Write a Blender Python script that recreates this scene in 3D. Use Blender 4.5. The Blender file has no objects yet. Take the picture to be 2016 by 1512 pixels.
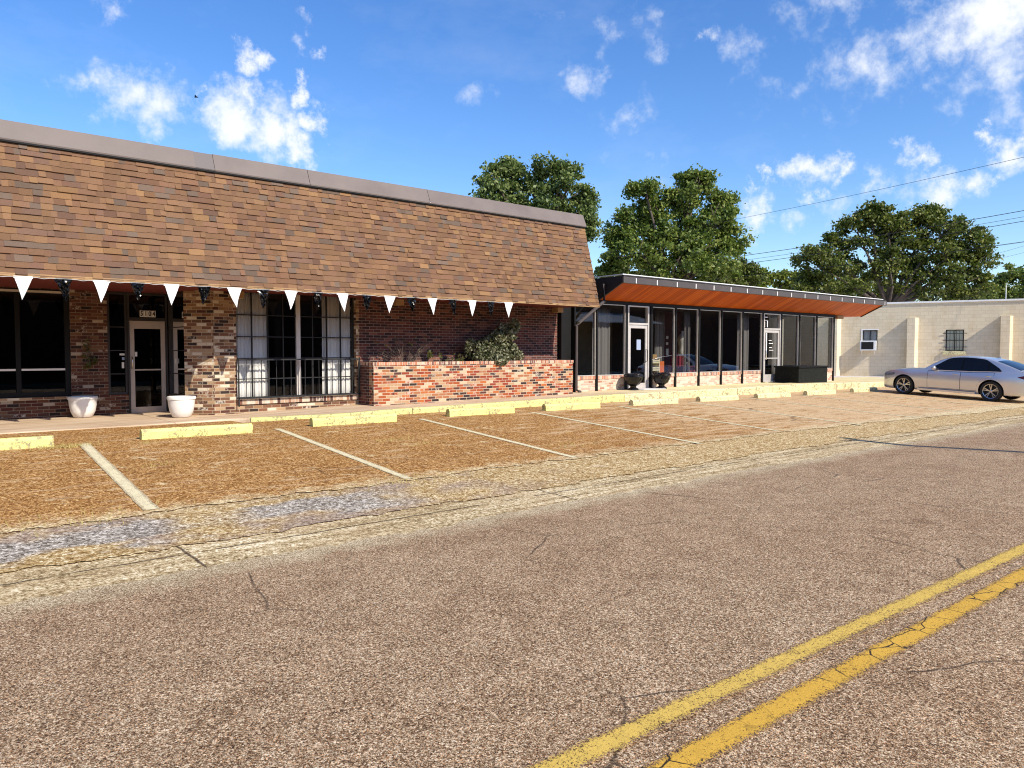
import bpy, bmesh, math, random
import numpy as np
from mathutils import Vector, Matrix
random.seed(7); RNG = np.random.default_rng(7)
SC = bpy.context.scene
COL = SC.collection

# ------------------------------------------------------------------ camera, sky, sun, exposure
CAM_Z = 1.6
cam = bpy.data.cameras.new('camera'); camo = bpy.data.objects.new('camera', cam); COL.objects.link(camo)
cam.sensor_width = 36.0; cam.sensor_fit = 'HORIZONTAL'; cam.lens = 36.0*1500/2016
cam.clip_start = 0.05; cam.clip_end = 3000
TH = math.radians(49.5); PITCH = math.atan(66/1500)
FWD = Vector((math.cos(TH)*math.cos(PITCH), math.sin(TH)*math.cos(PITCH), -math.sin(PITCH)))
RGT = Vector((math.sin(TH), -math.cos(TH), 0)); UPV = RGT.cross(FWD)
camo.location = (0, 0, CAM_Z)
camo.rotation_euler = FWD.to_track_quat('-Z', 'Y').to_euler()
SC.camera = camo

SUN_EL = math.radians(38.5); SUN_H = Vector((0.13, -0.9915))
sun = bpy.data.lights.new('sun', 'SUN'); suno = bpy.data.objects.new('sun', sun); COL.objects.link(suno)
sun.energy = 5.0; sun.angle = math.radians(0.5); sun.color = (1.0, 0.92, 0.78)
sdir = Vector((SUN_H.x*math.cos(SUN_EL), SUN_H.y*math.cos(SUN_EL), math.sin(SUN_EL)))
suno.rotation_euler = sdir.to_track_quat('Z', 'Y').to_euler()
suno.location = (20, -60, 60)
SC.view_settings.view_transform = 'Standard'; SC.view_settings.look = 'None'
SC.cycles.filter_width = 1.1; SC.cycles.use_denoising = True; SC.cycles.denoiser = 'OPENIMAGEDENOISE'; SC.cycles.denoising_prefilter = 'NONE'; SC.cycles.denoising_input_passes = 'RGB_ALBEDO_NORMAL'
SC.view_settings.exposure = 0.25; SC.view_settings.gamma = 1.0

class G:
    """tiny node-graph helper"""
    def __init__(s, tree):
        s.t = tree; tree.nodes.clear()
    def n(s, typ, props=None, **ins):
        nd = s.t.nodes.new(typ)
        for k, v in (props or {}).items(): setattr(nd, k, v)
        for k, v in ins.items():
            key = int(k[1:]) if k[0] == 'i' and k[1:].isdigit() else k.replace('_', ' ')
            s.link(v, nd.inputs[key])
        return nd
    def link(s, v, sock):
        if isinstance(v, bpy.types.NodeSocket): s.t.links.new(v, sock)
        elif isinstance(v, bpy.types.Node): s.t.links.new(v.outputs[0], sock)
        else:
            if sock.type == 'RGBA' and len(v) == 3: v = (*v, 1)
            sock.default_value = v
    def m(s, op, a, b=None, c=None, clamp=False):
        nd = s.t.nodes.new('ShaderNodeMath'); nd.operation = op; nd.use_clamp = clamp
        for i, v in enumerate((a, b, c)):
            if v is not None: s.link(v, nd.inputs[i])
        return nd.outputs[0]
    def ramp(s, f, stops, interp='LINEAR'):
        nd = s.t.nodes.new('ShaderNodeValToRGB'); cr = nd.color_ramp; cr.interpolation = interp
        while len(cr.elements) < len(stops): cr.elements.new(0.5)
        for e, (p, c) in zip(cr.elements, stops):
            e.position = p; e.color = (*c, 1) if len(c) == 3 else c
        s.link(f, nd.inputs[0]); return nd.outputs[0]
    def mix(s, f, a, b, mode='MIX'):
        nd = s.t.nodes.new('ShaderNodeMix'); nd.data_type = 'RGBA'; nd.blend_type = mode
        s.link(f, nd.inputs[0]); s.link(a, nd.inputs[6]); s.link(b, nd.inputs[7]); return nd.outputs[2]
    def rng(s, v, a, b, c=0.0, d=1.0, smooth=False):
        nd = s.t.nodes.new('ShaderNodeMapRange'); nd.clamp = True
        if smooth: nd.interpolation_type = 'SMOOTHSTEP'
        for i, x in enumerate((v, a, b, c, d)): s.link(x, nd.inputs[i])
        return nd.outputs[0]
    def noise(s, vec, scale, detail=3, rough=0.55, dist=0.0):
        nd = s.n('ShaderNodeTexNoise', Scale=float(scale), Detail=float(detail), Roughness=float(rough), Distortion=float(dist))
        if vec is not None: s.link(vec, nd.inputs['Vector'])
        return nd.outputs[0]
    def vmul(s, vec, v):
        nd = s.n('ShaderNodeVectorMath', {'operation': 'MULTIPLY'}); s.link(vec, nd.inputs[0]); nd.inputs[1].default_value = v
        return nd.outputs[0]

world = bpy.data.worlds.new('World'); SC.world = world; world.use_nodes = True
g = G(world.node_tree)
sky = g.n('ShaderNodeTexSky'); sky.sky_type = 'NISHITA'; sky.sun_disc = False
sky.sun_elevation = SUN_EL; sky.sun_rotation = math.atan2(SUN_H.x, SUN_H.y)
sky.air_density = 1.0; sky.dust_density = 0.5; sky.ozone_density = 3.0
hsv = g.n('ShaderNodeHueSaturation', Hue=0.510, Saturation=1.27, Value=1.75, Color=sky.outputs[0])
tc = g.n('ShaderNodeTexCoord')
D0 = tc.outputs['Generated']
def pix_dir(px, py):
    return (FWD + RGT*((px-1008)/1500) + UPV*((756-py)/1500)).normalized()
# cumulus groups: direction in the sky, angular radius, density
CLOUDS = [(496,108,36,1.0),(585,178,26,.9),(405,172,26,.7),(460,220,72,1.1),(530,258,76,1.15),(588,300,44,1.05),(612,235,38,1.0),(420,225,50,.85),(490,195,48,.95),
          (240,188,66,.72),(315,212,66,.74),(190,170,36,.5),(95,158,40,.4),(150,160,30,.42),(240,12,45,.65),(595,48,24,.5),(590,95,26,.5),(632,100,20,.55),
          (1145,172,55,.55),(1060,16,50,.40),(1260,110,55,.38),(1180,60,50,.34),(1250,45,60,.34),(1450,90,60,.36),(1398,52,26,.5),(930,172,45,.32),(1210,225,50,.36),
          (1640,150,95,.42),(1740,120,85,.62),(1880,70,90,.82),(1975,25,100,1.1),(1900,30,65,.8),(1990,110,85,.7),(1900,170,65,.48),(1980,210,60,.45),(1650,10,60,.5),(1560,50,60,.34),
          (1505,352,28,1.0),(1590,335,46,1.0),(1650,338,32,.8),(1808,312,40,.95),(2005,288,46,1.1),(1945,265,22,.7),(1850,378,48,.95),
          (1790,385,42,.7),(1930,345,40,.95),(1975,335,26,.8),(1495,420,44,.85),(1570,440,40,.6),(1715,365,36,.6),(1650,425,44,.42),(1598,395,26,.8),
          (1290,330,80,.2),(1250,240,90,.26),(1500,180,60,.26)]
wob = g.noise(D0, 14, 5, .6)
wobv = g.n('ShaderNodeVectorMath', {'operation': 'SCALE'})
nzc = g.n('ShaderNodeTexNoise', Scale=20.0, Detail=9.0, Roughness=.66); g.link(D0, nzc.inputs['Vector'])
wsub = g.n('ShaderNodeVectorMath', {'operation': 'SUBTRACT'}); g.link(nzc.outputs['Color'], wsub.inputs[0]); wsub.inputs[1].default_value = (.5,.5,.5)
g.link(wsub.outputs[0], wobv.inputs[0]); wobv.inputs['Scale'].default_value = .10
wadd = g.n('ShaderNodeVectorMath', {'operation': 'ADD'}); g.link(D0, wadd.inputs[0]); g.link(wobv.outputs[0], wadd.inputs[1])
DW = wadd.outputs[0]
acc = None
for (px, py, r, dens) in CLOUDS:
    d = pix_dir(px, py)
    ds = g.n('ShaderNodeVectorMath', {'operation': 'DISTANCE'}); g.link(DW, ds.inputs[0]); ds.inputs[1].default_value = d
    f = g.rng(ds.outputs['Value'], 0.0, r*1.16/1500, dens, 0.0)
    acc = f if acc is None else g.m('MAXIMUM', acc, f)
fb = g.noise(D0, 26, 9, .62)
cl = g.m('ADD', acc, g.m('MULTIPLY', g.m('SUBTRACT', fb, .5), 1.5))
cl = g.m('MULTIPLY', g.rng(cl, .14, .98, 0, .97, True), g.rng(acc, 0.0, .18))
haze = g.rng(g.noise(g.vmul(D0, (1, 1, 2.2)), 5, 7, .65), .5, .85, 0, .12)
cl = g.m('MAXIMUM', cl, haze)
ccol = g.mix(g.noise(D0, 30, 4), (7.6, 8.2, 9.2), (9.6, 9.6, 9.6))
wc = g.mix(cl, hsv.outputs[0], ccol)
bg = g.n('ShaderNodeBackground', Color=wc, Strength=0.1)
g.n('ShaderNodeOutputWorld', Surface=bg.outputs[0])

# ------------------------------------------------------------------ materials
def new_mat(name):
    m = bpy.data.materials.new(name); m.use_nodes = True; return m, G(m.node_tree)
def finish(g, color, rough=.6, metal=0.0, bump=None, bstr=.3, bdist=.01, spec=.5, coat=0.0, normal=None, emit=None):
    p = g.n('ShaderNodeBsdfPrincipled', Base_Color=color, Roughness=rough, Metallic=metal)
    p.inputs['Specular IOR Level'].default_value = spec
    if coat: p.inputs['Coat Weight'].default_value = coat; p.inputs['Coat Roughness'].default_value = .03
    if bump is not None:
        b = g.n('ShaderNodeBump', Strength=bstr, Distance=bdist, Height=bump); g.link(b.outputs[0], p.inputs['Normal'])
    g.n('ShaderNodeOutputMaterial', Surface=p.outputs[0]); return p
def pos(g): return g.n('ShaderNodeNewGeometry').outputs['Position']
def simple(name, c, rough=.6, metal=0.0, var=.15, scale=6, bump=0.0, spec=.5, coat=0):
    m, g = new_mat(name); P = pos(g)
    nz = g.noise(P, scale, 5, .6)
    f = g.rng(nz, .25, .75)
    a = tuple(x*(1-var) for x in c); b = tuple(min(1, x*(1+var)) for x in c)
    finish(g, g.mix(f, a, b), g.rng(nz, .2, .8, max(0, rough-.08), min(1, rough+.08)), metal, bump=g.noise(P, scale*8, 3) if bump else None, bstr=bump, spec=spec, coat=coat)
    return m
def stone(name, palette, mortar, bw=.205, bh=.068, joint=.005, stagger=.5, bump=.6, white=0.0, rough=.85, stain=None, wear=.25, patch=None):
    """masonry in metres from UV: a random tone per unit, joints, wear"""
    m, g = new_mat(name)
    uv = g.n('ShaderNodeUVMap').outputs[0]
    sx = g.n('ShaderNodeSeparateXYZ'); g.link(uv, sx.inputs[0])
    v = g.m('DIVIDE', sx.outputs[1], bh); row = g.m('FLOOR', v); fv = g.m('FRACT', v)
    off = g.m('MULTIPLY', g.m('FLOORED_MODULO', row, 2.0), stagger)
    u = g.m('ADD', g.m('DIVIDE', sx.outputs[0], bw), off); colm = g.m('FLOOR', u); fu = g.m('FRACT', u)
    idv = g.n('ShaderNodeCombineXYZ', X=colm, Y=row)
    wn = g.n('ShaderNodeTexWhiteNoise', {'noise_dimensions': '3D'}); g.link(idv.outputs[0], wn.inputs['Vector'])
    P = pos(g)
    nz = g.noise(P, 45, 4, .65); nl = g.noise(P, 1.1, 4, .6)
    sel = g.m('ADD', wn.outputs['Value'], g.m('MULTIPLY', g.m('SUBTRACT', nl, .5), .25))
    bc = g.ramp(sel, palette, 'CONSTANT')
    bc = g.mix(.55, bc, g.mix(nz, (.35, .35, .35), (1.5, 1.5, 1.5)), 'MULTIPLY')
    if white:
        # old whitewash and lime bloom left on single bricks and patches
        w2 = g.n('ShaderNodeTexWhiteNoise', {'noise_dimensions': '3D'}); va = g.n('ShaderNodeVectorMath', {'operation': 'ADD'})
        g.link(idv.outputs[0], va.inputs[0]); va.inputs[1].default_value = (37.3, 11.9, 4.2); g.link(va.outputs[0], w2.inputs['Vector'])
        wf = g.rng(g.m('ADD', g.m('MULTIPLY', g.noise(P, 17, 5, .7), .8), g.m('MULTIPLY', w2.outputs[0], .5)), .95-white, 1.08-white)
        bc = g.mix(g.m('MULTIPLY', wf, .8), bc, (.62, .54, .45))
    eu = g.m('MULTIPLY', g.m('MINIMUM', fu, g.m('SUBTRACT', 1.0, fu)), bw)
    ev = g.m('MULTIPLY', g.m('MINIMUM', fv, g.m('SUBTRACT', 1.0, fv)), bh)
    e = g.m('ADD', g.m('MINIMUM', eu, ev), g.m('MULTIPLY', g.m('SUBTRACT', nz, .5), .005))
    mk = g.rng(e, joint*.75, joint*1.35)
    c = g.mix(mk, g.mix(g.noise(P, 20, 3), tuple(x*.75 for x in mortar), mortar), bc)
    if stain:
        c = g.mix(g.rng(g.noise(g.vmul(P, (1, 1, .35)), 1.7, 5, .65), .5, .75, 0, stain[1]), c, stain[0], 'MULTIPLY')
    hgt = g.m('ADD', mk, g.m('MULTIPLY', nz, .35))
    finish(g, c, rough, bump=hgt, bstr=bump, bdist=.006, spec=.25)
    return m

M = {}
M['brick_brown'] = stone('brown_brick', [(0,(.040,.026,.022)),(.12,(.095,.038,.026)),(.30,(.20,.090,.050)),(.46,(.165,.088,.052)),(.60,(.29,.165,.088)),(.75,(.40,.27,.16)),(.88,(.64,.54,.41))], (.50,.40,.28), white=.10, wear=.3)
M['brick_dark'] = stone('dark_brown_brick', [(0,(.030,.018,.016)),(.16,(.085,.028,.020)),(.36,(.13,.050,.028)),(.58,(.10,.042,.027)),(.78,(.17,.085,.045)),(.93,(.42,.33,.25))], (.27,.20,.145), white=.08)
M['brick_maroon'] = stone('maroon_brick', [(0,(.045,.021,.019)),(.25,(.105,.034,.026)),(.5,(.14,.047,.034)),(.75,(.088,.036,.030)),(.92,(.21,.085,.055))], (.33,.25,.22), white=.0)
M['brick_red'] = stone('red_brick', [(0,(.040,.026,.024)),(.12,(.10,.04,.03)),(.25,(.34,.085,.030)),(.42,(.27,.052,.026)),(.54,(.44,.13,.04)),(.66,(.44,.28,.16)),(.79,(.56,.42,.28)),(.89,(.36,.15,.07))], (.66,.54,.40), white=.10, bw=.215)
M['brick_cream'] = stone('cream_brick', [(0,(.50,.34,.26)),(.3,(.60,.46,.36)),(.55,(.64,.52,.40)),(.8,(.46,.27,.19)),(.92,(.38,.19,.13))], (.70,.62,.5), white=.16)
M['brick_rowlock'] = stone('rowlock_brick', [(0,(.20,.10,.08)),(.2,(.48,.18,.10)),(.45,(.58,.30,.19)),(.7,(.62,.44,.32)),(.9,(.36,.13,.08))], (.68,.58,.48), bw=.07, bh=.30, stagger=0, joint=.006, white=.12)
M['brick_soldier'] = stone('soldier_brick', [(0,(.10,.05,.04)),(.2,(.30,.15,.09)),(.45,(.45,.30,.2)),(.7,(.60,.50,.38)),(.9,(.20,.09,.06))], (.62,.54,.44), bw=.085, bh=.30, stagger=0, joint=.007, white=.12)
M['block'] = stone('painted_block', [(0,(.72,.615,.43)),(.3,(.75,.64,.45)),(.7,(.77,.66,.465))], (.62,.525,.37), bw=.41, bh=.205, joint=.006, bump=.35, stain=((.80,.72,.55),.55))

def wood_soffit():
    m, g = new_mat('cedar_boards'); uv = g.n('ShaderNodeUVMap').outputs[0]
    P = pos(g); sx = g.n('ShaderNodeSeparateXYZ'); g.link(P, sx.inputs[0])
    u = g.m('DIVIDE', g.m('ADD', sx.outputs[0], g.m('MULTIPLY', sx.outputs[1], 0.0)), .14)
    b = g.m('FLOOR', u); fr = g.m('FRACT', u)
    wn = g.n('ShaderNodeTexWhiteNoise', {'noise_dimensions': '1D'}); g.link(b, wn.inputs['W'])
    gr = g.noise(g.vmul(P, (30, 2.5, 2.5)), 1.0, 5, .6)
    c = g.ramp(g.m('ADD', g.m('MULTIPLY', wn.outputs[0], .5), g.m('MULTIPLY', gr, .5)), [(.15,(.38,.062,.006)),(.5,(.54,.105,.009)),(.85,(.68,.155,.016))])
    j = g.rng(g.m('MINIMUM', fr, g.m('SUBTRACT', 1.0, fr)), .02, .06)
    c = g.mix(j, (.12, .02, .005), c)
    finish(g, c, .5, bump=j, bstr=.3, bdist=.004, spec=.12)
    return m
M['cedar'] = wood_soffit()

def grit(g, P, lo, hi, sc=26):
    """coarse-to-fine aggregate: strong contrast at every viewing distance"""
    n = g.noise(P, sc, 9, .88)
    v1 = g.n('ShaderNodeTexVoronoi', Scale=sc*4.6); g.link(P, v1.inputs['Vector'])
    s1 = g.n('ShaderNodeSeparateColor'); g.link(v1.outputs['Color'], s1.inputs[0])
    v2 = g.n('ShaderNodeTexVoronoi', Scale=sc*2.1); g.link(P, v2.inputs['Vector'])
    s2 = g.n('ShaderNodeSeparateColor'); g.link(v2.outputs['Color'], s2.inputs[0])
    f = g.m('ADD', g.m('MULTIPLY', g.rng(n, lo, hi), .40), g.m('MULTIPLY', g.m('ADD', s1.outputs[0], g.m('MULTIPLY', s2.outputs[1], .75)), .42))
    return f, s1
def asphalt_color(g, P, dark=1.0):
    f, s1 = grit(g, P, .37, .63, 54)
    n3 = g.noise(P, 3.2, 5, .7)
    f = g.m('ADD', f, g.m('MULTIPLY', g.m('SUBTRACT', n3, .5), .22))
    c = g.ramp(f, [(.18,(.018,.010,.006)),(.40,(.095,.055,.030)),(.55,(.245,.160,.091)),(.70,(.47,.34,.21)),(.93,(.95,.82,.61))])
    tint = g.ramp(s1.outputs[1], [(0,(1.35,.85,.55)),(.16,(1.0,.98,.94)),(.7,(.97,1.0,1.04)),(.9,(1.05,1.0,.88)),(1,(1.3,.95,.65))])
    c = g.mix(1.0, c, tint, 'MULTIPLY')
    big = g.noise(g.vmul(P, (.5, 1, 1)), .55, 5, .6)
    c = g.mix(g.rng(big, .38, .62, 0, .5), c, (.86, .80, .76), 'MULTIPLY')
    c = g.mix(g.rng(g.noise(P, 2.1, 4, .6), .66, .74, 0, .55), c, (.55, .50, .46), 'MULTIPLY')
    # thin meandering cracks
    wv = g.n('ShaderNodeTexNoise', Scale=1.3, Detail=5.0); g.link(P, wv.inputs['Vector'])
    mx = g.n('ShaderNodeMix', {'data_type': 'VECTOR'}); mx.inputs[0].default_value = .16; g.link(P, mx.inputs[4]); g.link(wv.outputs['Color'], mx.inputs[5])
    vc = g.n('ShaderNodeTexVoronoi', {'feature': 'DISTANCE_TO_EDGE'}, Scale=.42); g.link(mx.outputs[1], vc.inputs['Vector'])
    ck = g.m('MULTIPLY', g.rng(vc.outputs[0], .001, .0045, 1, 0), g.rng(g.noise(P, .8, 3), .46, .58))
    c = g.mix(g.m('MULTIPLY', ck, .75), c, (.03, .02, .015))
    sy = g.n('ShaderNodeSeparateXYZ'); g.link(P, sy.inputs[0])
    dst = g.rng(g.m('ADD', sy.outputs[1], g.m('MULTIPLY', g.m('SUBTRACT', g.noise(P, 4, 6, .75), .5), 1.1)), 5.75, 6.15, 0, .9)
    c = g.mix(dst, c, g.ramp(f, [(.2,(.06,.036,.018)),(.5,(.33,.235,.122)),(.9,(.92,.82,.58))]))
    return c, f
def road_mat():
    m, g = new_mat('road_asphalt'); P = pos(g); c, f = asphalt_color(g, P)
    finish(g, c, .92, bump=f, bstr=.45, bdist=.004, spec=.15); return m
M['road'] = road_mat()
def line_mat(name, col, wear, cracks):
    m, g = new_mat(name); P = pos(g); c, f = asphalt_color(g, P)
    eg = g.n('ShaderNodeAttribute', {'attribute_name': 'edge'}).outputs['Fac']
    w = g.m('ADD', g.m('MULTIPLY', f, .9), g.m('MULTIPLY', g.noise(P, 5, 5, .7), .5))
    w = g.m('SUBTRACT', w, g.rng(eg, .0, .55, .42, 0))
    pm = g.rng(w, wear, wear+.12)
    nz = g.noise(P, 9, 4)
    pc = g.mix(nz, tuple(x*.8 for x in col), tuple(min(1, x*1.12) for x in col))
    pc = g.mix(g.rng(g.noise(P, 90, 2), .3, .7, 0, .3), pc, tuple(x*.45 for x in col))
    c = g.mix(pm, c, pc)
    if cracks:
        wv = g.n('ShaderNodeTexNoise', Scale=6.0, Detail=4.0); g.link(P, wv.inputs['Vector'])
        mx = g.n('ShaderNodeMix', {'data_type': 'VECTOR'}); mx.inputs[0].default_value = .06; g.link(P, mx.inputs[4]); g.link(wv.outputs['Color'], mx.inputs[5])
        vc = g.n('ShaderNodeTexVoronoi', {'feature': 'DISTANCE_TO_EDGE'}, Scale=4.6); g.link(mx.outputs[1], vc.inputs['Vector'])
        ck = g.m('MULTIPLY', g.rng(vc.outputs[0], .008, .020, 1, 0), g.rng(g.noise(P, 2.0, 3), .40, .5))
        c = g.mix(ck, c, (.03, .02, .012))
    finish(g, c, .8, bump=f, bstr=.4, bdist=.005, spec=.25); return m
M['yellow_line'] = line_mat('yellow_road_paint', (.68, .40, .055), .46, True)
M['yellow_line_faded'] = line_mat('faded_yellow_road_paint', (.74, .50, .105), .52, False)
M['lot_line'] = line_mat('parking_paint', (.82, .72, .45), .47, False)

def lot_mat():
    m, g = new_mat('parking_lot_asphalt'); P = pos(g)
    f, s1 = grit(g, P, .34, .66, 20)
    n2 = g.noise(P, 14, 6, .75)
    c = g.ramp(f, [(.15,(.055,.020,.005)),(.40,(.165,.068,.016)),(.56,(.31,.138,.036)),(.72,(.50,.27,.088)),(.95,(.90,.64,.30))])
    streak = g.noise(g.vmul(P, (.45, 2.0, 1)), 2.4, 7, .72)
    sx = g.n('ShaderNodeSeparateXYZ'); g.link(P, sx.inputs[0])
    far = g.rng(sx.outputs[0], 9, 19, .0, .22)
    pale = g.m('MULTIPLY', g.rng(g.m('ADD', streak, far), .53, .70, 0, .9), g.rng(f, .2, .55, .35, 1.0))
    c = g.mix(pale, c, g.mix(n2, (.40,.25,.12), (.86,.64,.38)))
    small = g.rng(g.noise(P, 2.9, 5, .72), .60, .68, 0, .8)
    c = g.mix(small, c, g.mix(f, (.30,.20,.09), (.90,.74,.44)))
    spill = g.rng(g.m('ADD', sx.outputs[1], g.m('MULTIPLY', g.m('SUBTRACT', g.noise(P, 3.5, 6, .75), .5), 1.6)), 8.0, 8.45, .9, 0)
    c = g.mix(spill, c, g.ramp(f, [(.15,(.08,.05,.02)),(.5,(.52,.38,.18)),(.9,(.98,.88,.60))]))
    dk = g.rng(g.noise(g.vmul(P, (.7, 1, 1)), .8, 5, .65), .52, .72, 0, .45)
    c = g.mix(dk, c, (.62,.55,.5), 'MULTIPLY')
    wv = g.n('ShaderNodeTexNoise', Scale=1.6, Detail=5.0); g.link(P, wv.inputs['Vector'])
    mx = g.n('ShaderNodeMix', {'data_type': 'VECTOR'}); mx.inputs[0].default_value = .2; g.link(P, mx.inputs[4]); g.link(wv.outputs['Color'], mx.inputs[5])
    vc = g.n('ShaderNodeTexVoronoi', {'feature': 'DISTANCE_TO_EDGE'}, Scale=.55); g.link(mx.outputs[1], vc.inputs['Vector'])
    ck = g.m('MULTIPLY', g.rng(vc.outputs[0], .002, .008, 1, 0), g.rng(g.noise(P, .8, 3), .50, .6))
    c = g.mix(g.m('MULTIPLY', ck, .7), c, (.06,.03,.015))
    finish(g, c, .92, bump=f, bstr=.5, bdist=.006, spec=.15); return m
M['lot'] = lot_mat()
def apron_mat():
    m, g = new_mat('gravel_apron'); P = pos(g)
    f, s1 = grit(g, P, .36, .64, 15)
    tan = g.ramp(f, [(.12,(.06,.03,.01)),(.36,(.26,.145,.042)),(.54,(.41,.270,.110)),(.72,(.64,.475,.24)),(.94,(.98,.88,.60))])
    grey = g.ramp(f, [(.16,(.035,.028,.021)),(.40,(.155,.130,.104)),(.56,(.31,.272,.225)),(.72,(.54,.485,.41)),(.94,(.95,.88,.78))])
    brn = g.ramp(f, [(.08,(.06,.04,.03)),(.4,(.25,.17,.12)),(.7,(.42,.32,.23)),(.95,(.75,.62,.46))])
    sx = g.n('ShaderNodeSeparateXYZ'); g.link(P, sx.inputs[0])
    yc = g.m('SUBTRACT', .45, g.m('ABSOLUTE', g.m('SUBTRACT', sx.outputs[1], 7.45)))
    gm = g.m('ADD', g.m('MULTIPLY', yc, .9), g.m('MULTIPLY', g.m('SUBTRACT', g.noise(g.vmul(P, (.5,1,1)), 1.3, 5, .6), .5), 2.0))
    gm = g.m('MULTIPLY', g.rng(gm, .05, .22), g.m('MULTIPLY', g.rng(sx.outputs[0], 4.2, 5.0, .92, 0), g.rng(g.m('ABSOLUTE', g.m('SUBTRACT', sx.outputs[0], 2.55)), .12, .55, .25, 1)))
    c = g.mix(g.rng(g.noise(P, 1.1, 5), .45, .6, 0, 1), tan, g.mix(g.rng(sx.outputs[0], 5, 8, 1, 0), tan, brn))
    c = g.mix(gm, c, grey)
    c = g.mix(g.rng(g.noise(P, 2.3, 5, .7), .6, .74, 0, .6), c, (.80,.68,.46))
    finish(g, c, .92, bump=f, bstr=.7, bdist=.01, spec=.15); return m
M['apron'] = apron_mat()
def gutter_mat():
    m, g = new_mat('gutter_concrete'); P = pos(g)
    sx = g.n('ShaderNodeSeparateXYZ'); g.link(P, sx.inputs[0])
    st = g.noise(g.vmul(P, (.35, 6, 1)), 1.6, 6, .7); gr, s1 = grit(g, P, .36, .64, 18)
    f = g.m('ADD', g.m('MULTIPLY', g.rng(st, .3, .7), .36), g.m('MULTIPLY', gr, .78))
    c = g.ramp(f, [(.24,(.05,.030,.013)),(.44,(.21,.14,.062)),(.58,(.40,.295,.150)),(.73,(.62,.49,.285)),(.95,(.92,.84,.62))])
    c = g.mix(g.rng(g.noise(g.vmul(P, (.6,2,1)), 1.2, 5, .7), .45, .65, 0, .6), c, g.mix(gr, (.16,.10,.05), (.62,.45,.24)))
    wob = g.m('MULTIPLY', g.m('SUBTRACT', g.noise(g.vmul(P, (1, 0, 0)), 1.8, 5, .7), .5), .10)
    jy = g.m('ABSOLUTE', g.m('SUBTRACT', g.m('ADD', sx.outputs[1], wob), 6.60))
    jm = g.m('MULTIPLY', g.rng(jy, .008, .022, 1, 0), g.rng(g.noise(P, 3, 3), .38, .5))
    c = g.mix(g.m('MULTIPLY', jm, .85), c, (.04,.025,.015))
    jx = g.m('ABSOLUTE', g.m('SUBTRACT', g.m('FLOORED_MODULO', g.m('ADD', sx.outputs[0], g.m('MULTIPLY', g.m('SUBTRACT', g.noise(P, 4, 3), .5), .08)), 4.2), 2.05))
    c = g.mix(g.rng(jx, .008, .018, .85, 0), c, (.05,.03,.02))
    finish(g, c, .9, bump=f, bstr=.5, bdist=.008, spec=.15); return m
M['gutter'] = gutter_mat()
def walk_mat():
    m, g = new_mat('sidewalk_concrete'); P = pos(g)
    sx = g.n('ShaderNodeSeparateXYZ'); g.link(P, sx.inputs[0])
    st = g.noise(g.vmul(P, (.5, 3, 1)), 1.4, 6, .62); n2 = g.noise(P, 40, 4, .7)
    f = g.m('ADD', g.m('MULTIPLY', st, .8), g.m('MULTIPLY', n2, .35))
    c1 = g.ramp(f, [(.3,(.30,.19,.115)),(.55,(.52,.38,.25)),(.8,(.70,.56,.40))])
    c2 = g.ramp(f, [(.3,(.45,.37,.17)),(.55,(.66,.56,.30)),(.8,(.80,.71,.44))])
    c = g.mix(g.rng(sx.outputs[0], 14, 20), c1, c2)
    jx = g.m('ABSOLUTE', g.m('SUBTRACT', g.m('FLOORED_MODULO', sx.outputs[0], 3.0), 1.5))
    c = g.mix(g.rng(jx, .006, .014, .6, 0), c, (.12,.08,.05))
    jy = g.m('ABSOLUTE', g.m('SUBTRACT', sx.outputs[1], 15.02))
    c = g.mix(g.m('MULTIPLY', g.rng(jy, .008, .02, .5, 0), g.rng(sx.outputs[0], 15, 16)), c, (.15,.11,.06))
    finish(g, c, .85, bump=f, bstr=.3, bdist=.006, spec=.2); return m
M['walk'] = walk_mat()
M['drive'] = simple('driveway_concrete', (.60,.54,.50), .9, var=.3, scale=2.2, bump=.2)
M['ground'] = simple('far_ground', (.20,.19,.10), .95, var=.4, scale=.6, bump=.2)
def yellow_paint(name, col, chip):
    m, g = new_mat(name); P = pos(g)
    nz = g.m('ADD', g.m('MULTIPLY', g.noise(P, 15, 6, .8), .75), g.m('MULTIPLY', g.noise(P, 3.0, 4, .6), .25)); n2 = g.noise(P, 2.2, 4)
    sx = g.n('ShaderNodeSeparateXYZ'); g.link(P, sx.inputs[0])
    c = g.mix(g.rng(n2, .3, .7), tuple(x*.86 for x in col), col)
    c = g.mix(g.rng(g.noise(P, 28, 4, .7), .5, .8, 0, .35), c, (.42,.36,.12))
    ch = g.rng(nz, chip, chip+.03)
    c = g.mix(g.m('MULTIPLY', ch, .85), c, g.mix(g.noise(P, 40, 3), (.10,.07,.04), (.42,.34,.22)))
    finish(g, c, .6, bump=nz, bstr=.3, bdist=.01, spec=.35); return m
M['yellow_stop'] = yellow_paint('yellow_concrete_paint', (.77,.74,.25), .52)
M['yellow_kerb'] = yellow_paint('worn_yellow_kerb_paint', (.75,.70,.26), .52)
M['yellow_worn'] = yellow_paint('cream_yellow_concrete_paint', (.76,.69,.37), .52)
M['white_pot'] = simple('white_glazed_pot', (.80,.77,.73), .45, var=.05, scale=9, bump=.12)
M['soil'] = simple('potting_soil', (.05,.035,.025), .95, var=.4, scale=30, bump=.5)
M['bag'] = simple('black_plastic_bag', (.006,.005,.005), .28, var=.3, scale=9, spec=.4)
M['speckle_black'] = simple('black_pebble_panel', (.013,.014,.012), .85, var=.9, scale=26, bump=.6, spec=.15)
M['black_trim'] = simple('black_metal_trim', (.008,.008,.008), .6, var=.2, spec=.2)
M['black_iron'] = simple('black_wrought_iron', (.010,.010,.011), .55, var=.3)
M['bronze'] = simple('dark_bronze_metal', (.090,.072,.066), .42, metal=.2, var=.12, scale=2)
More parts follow.
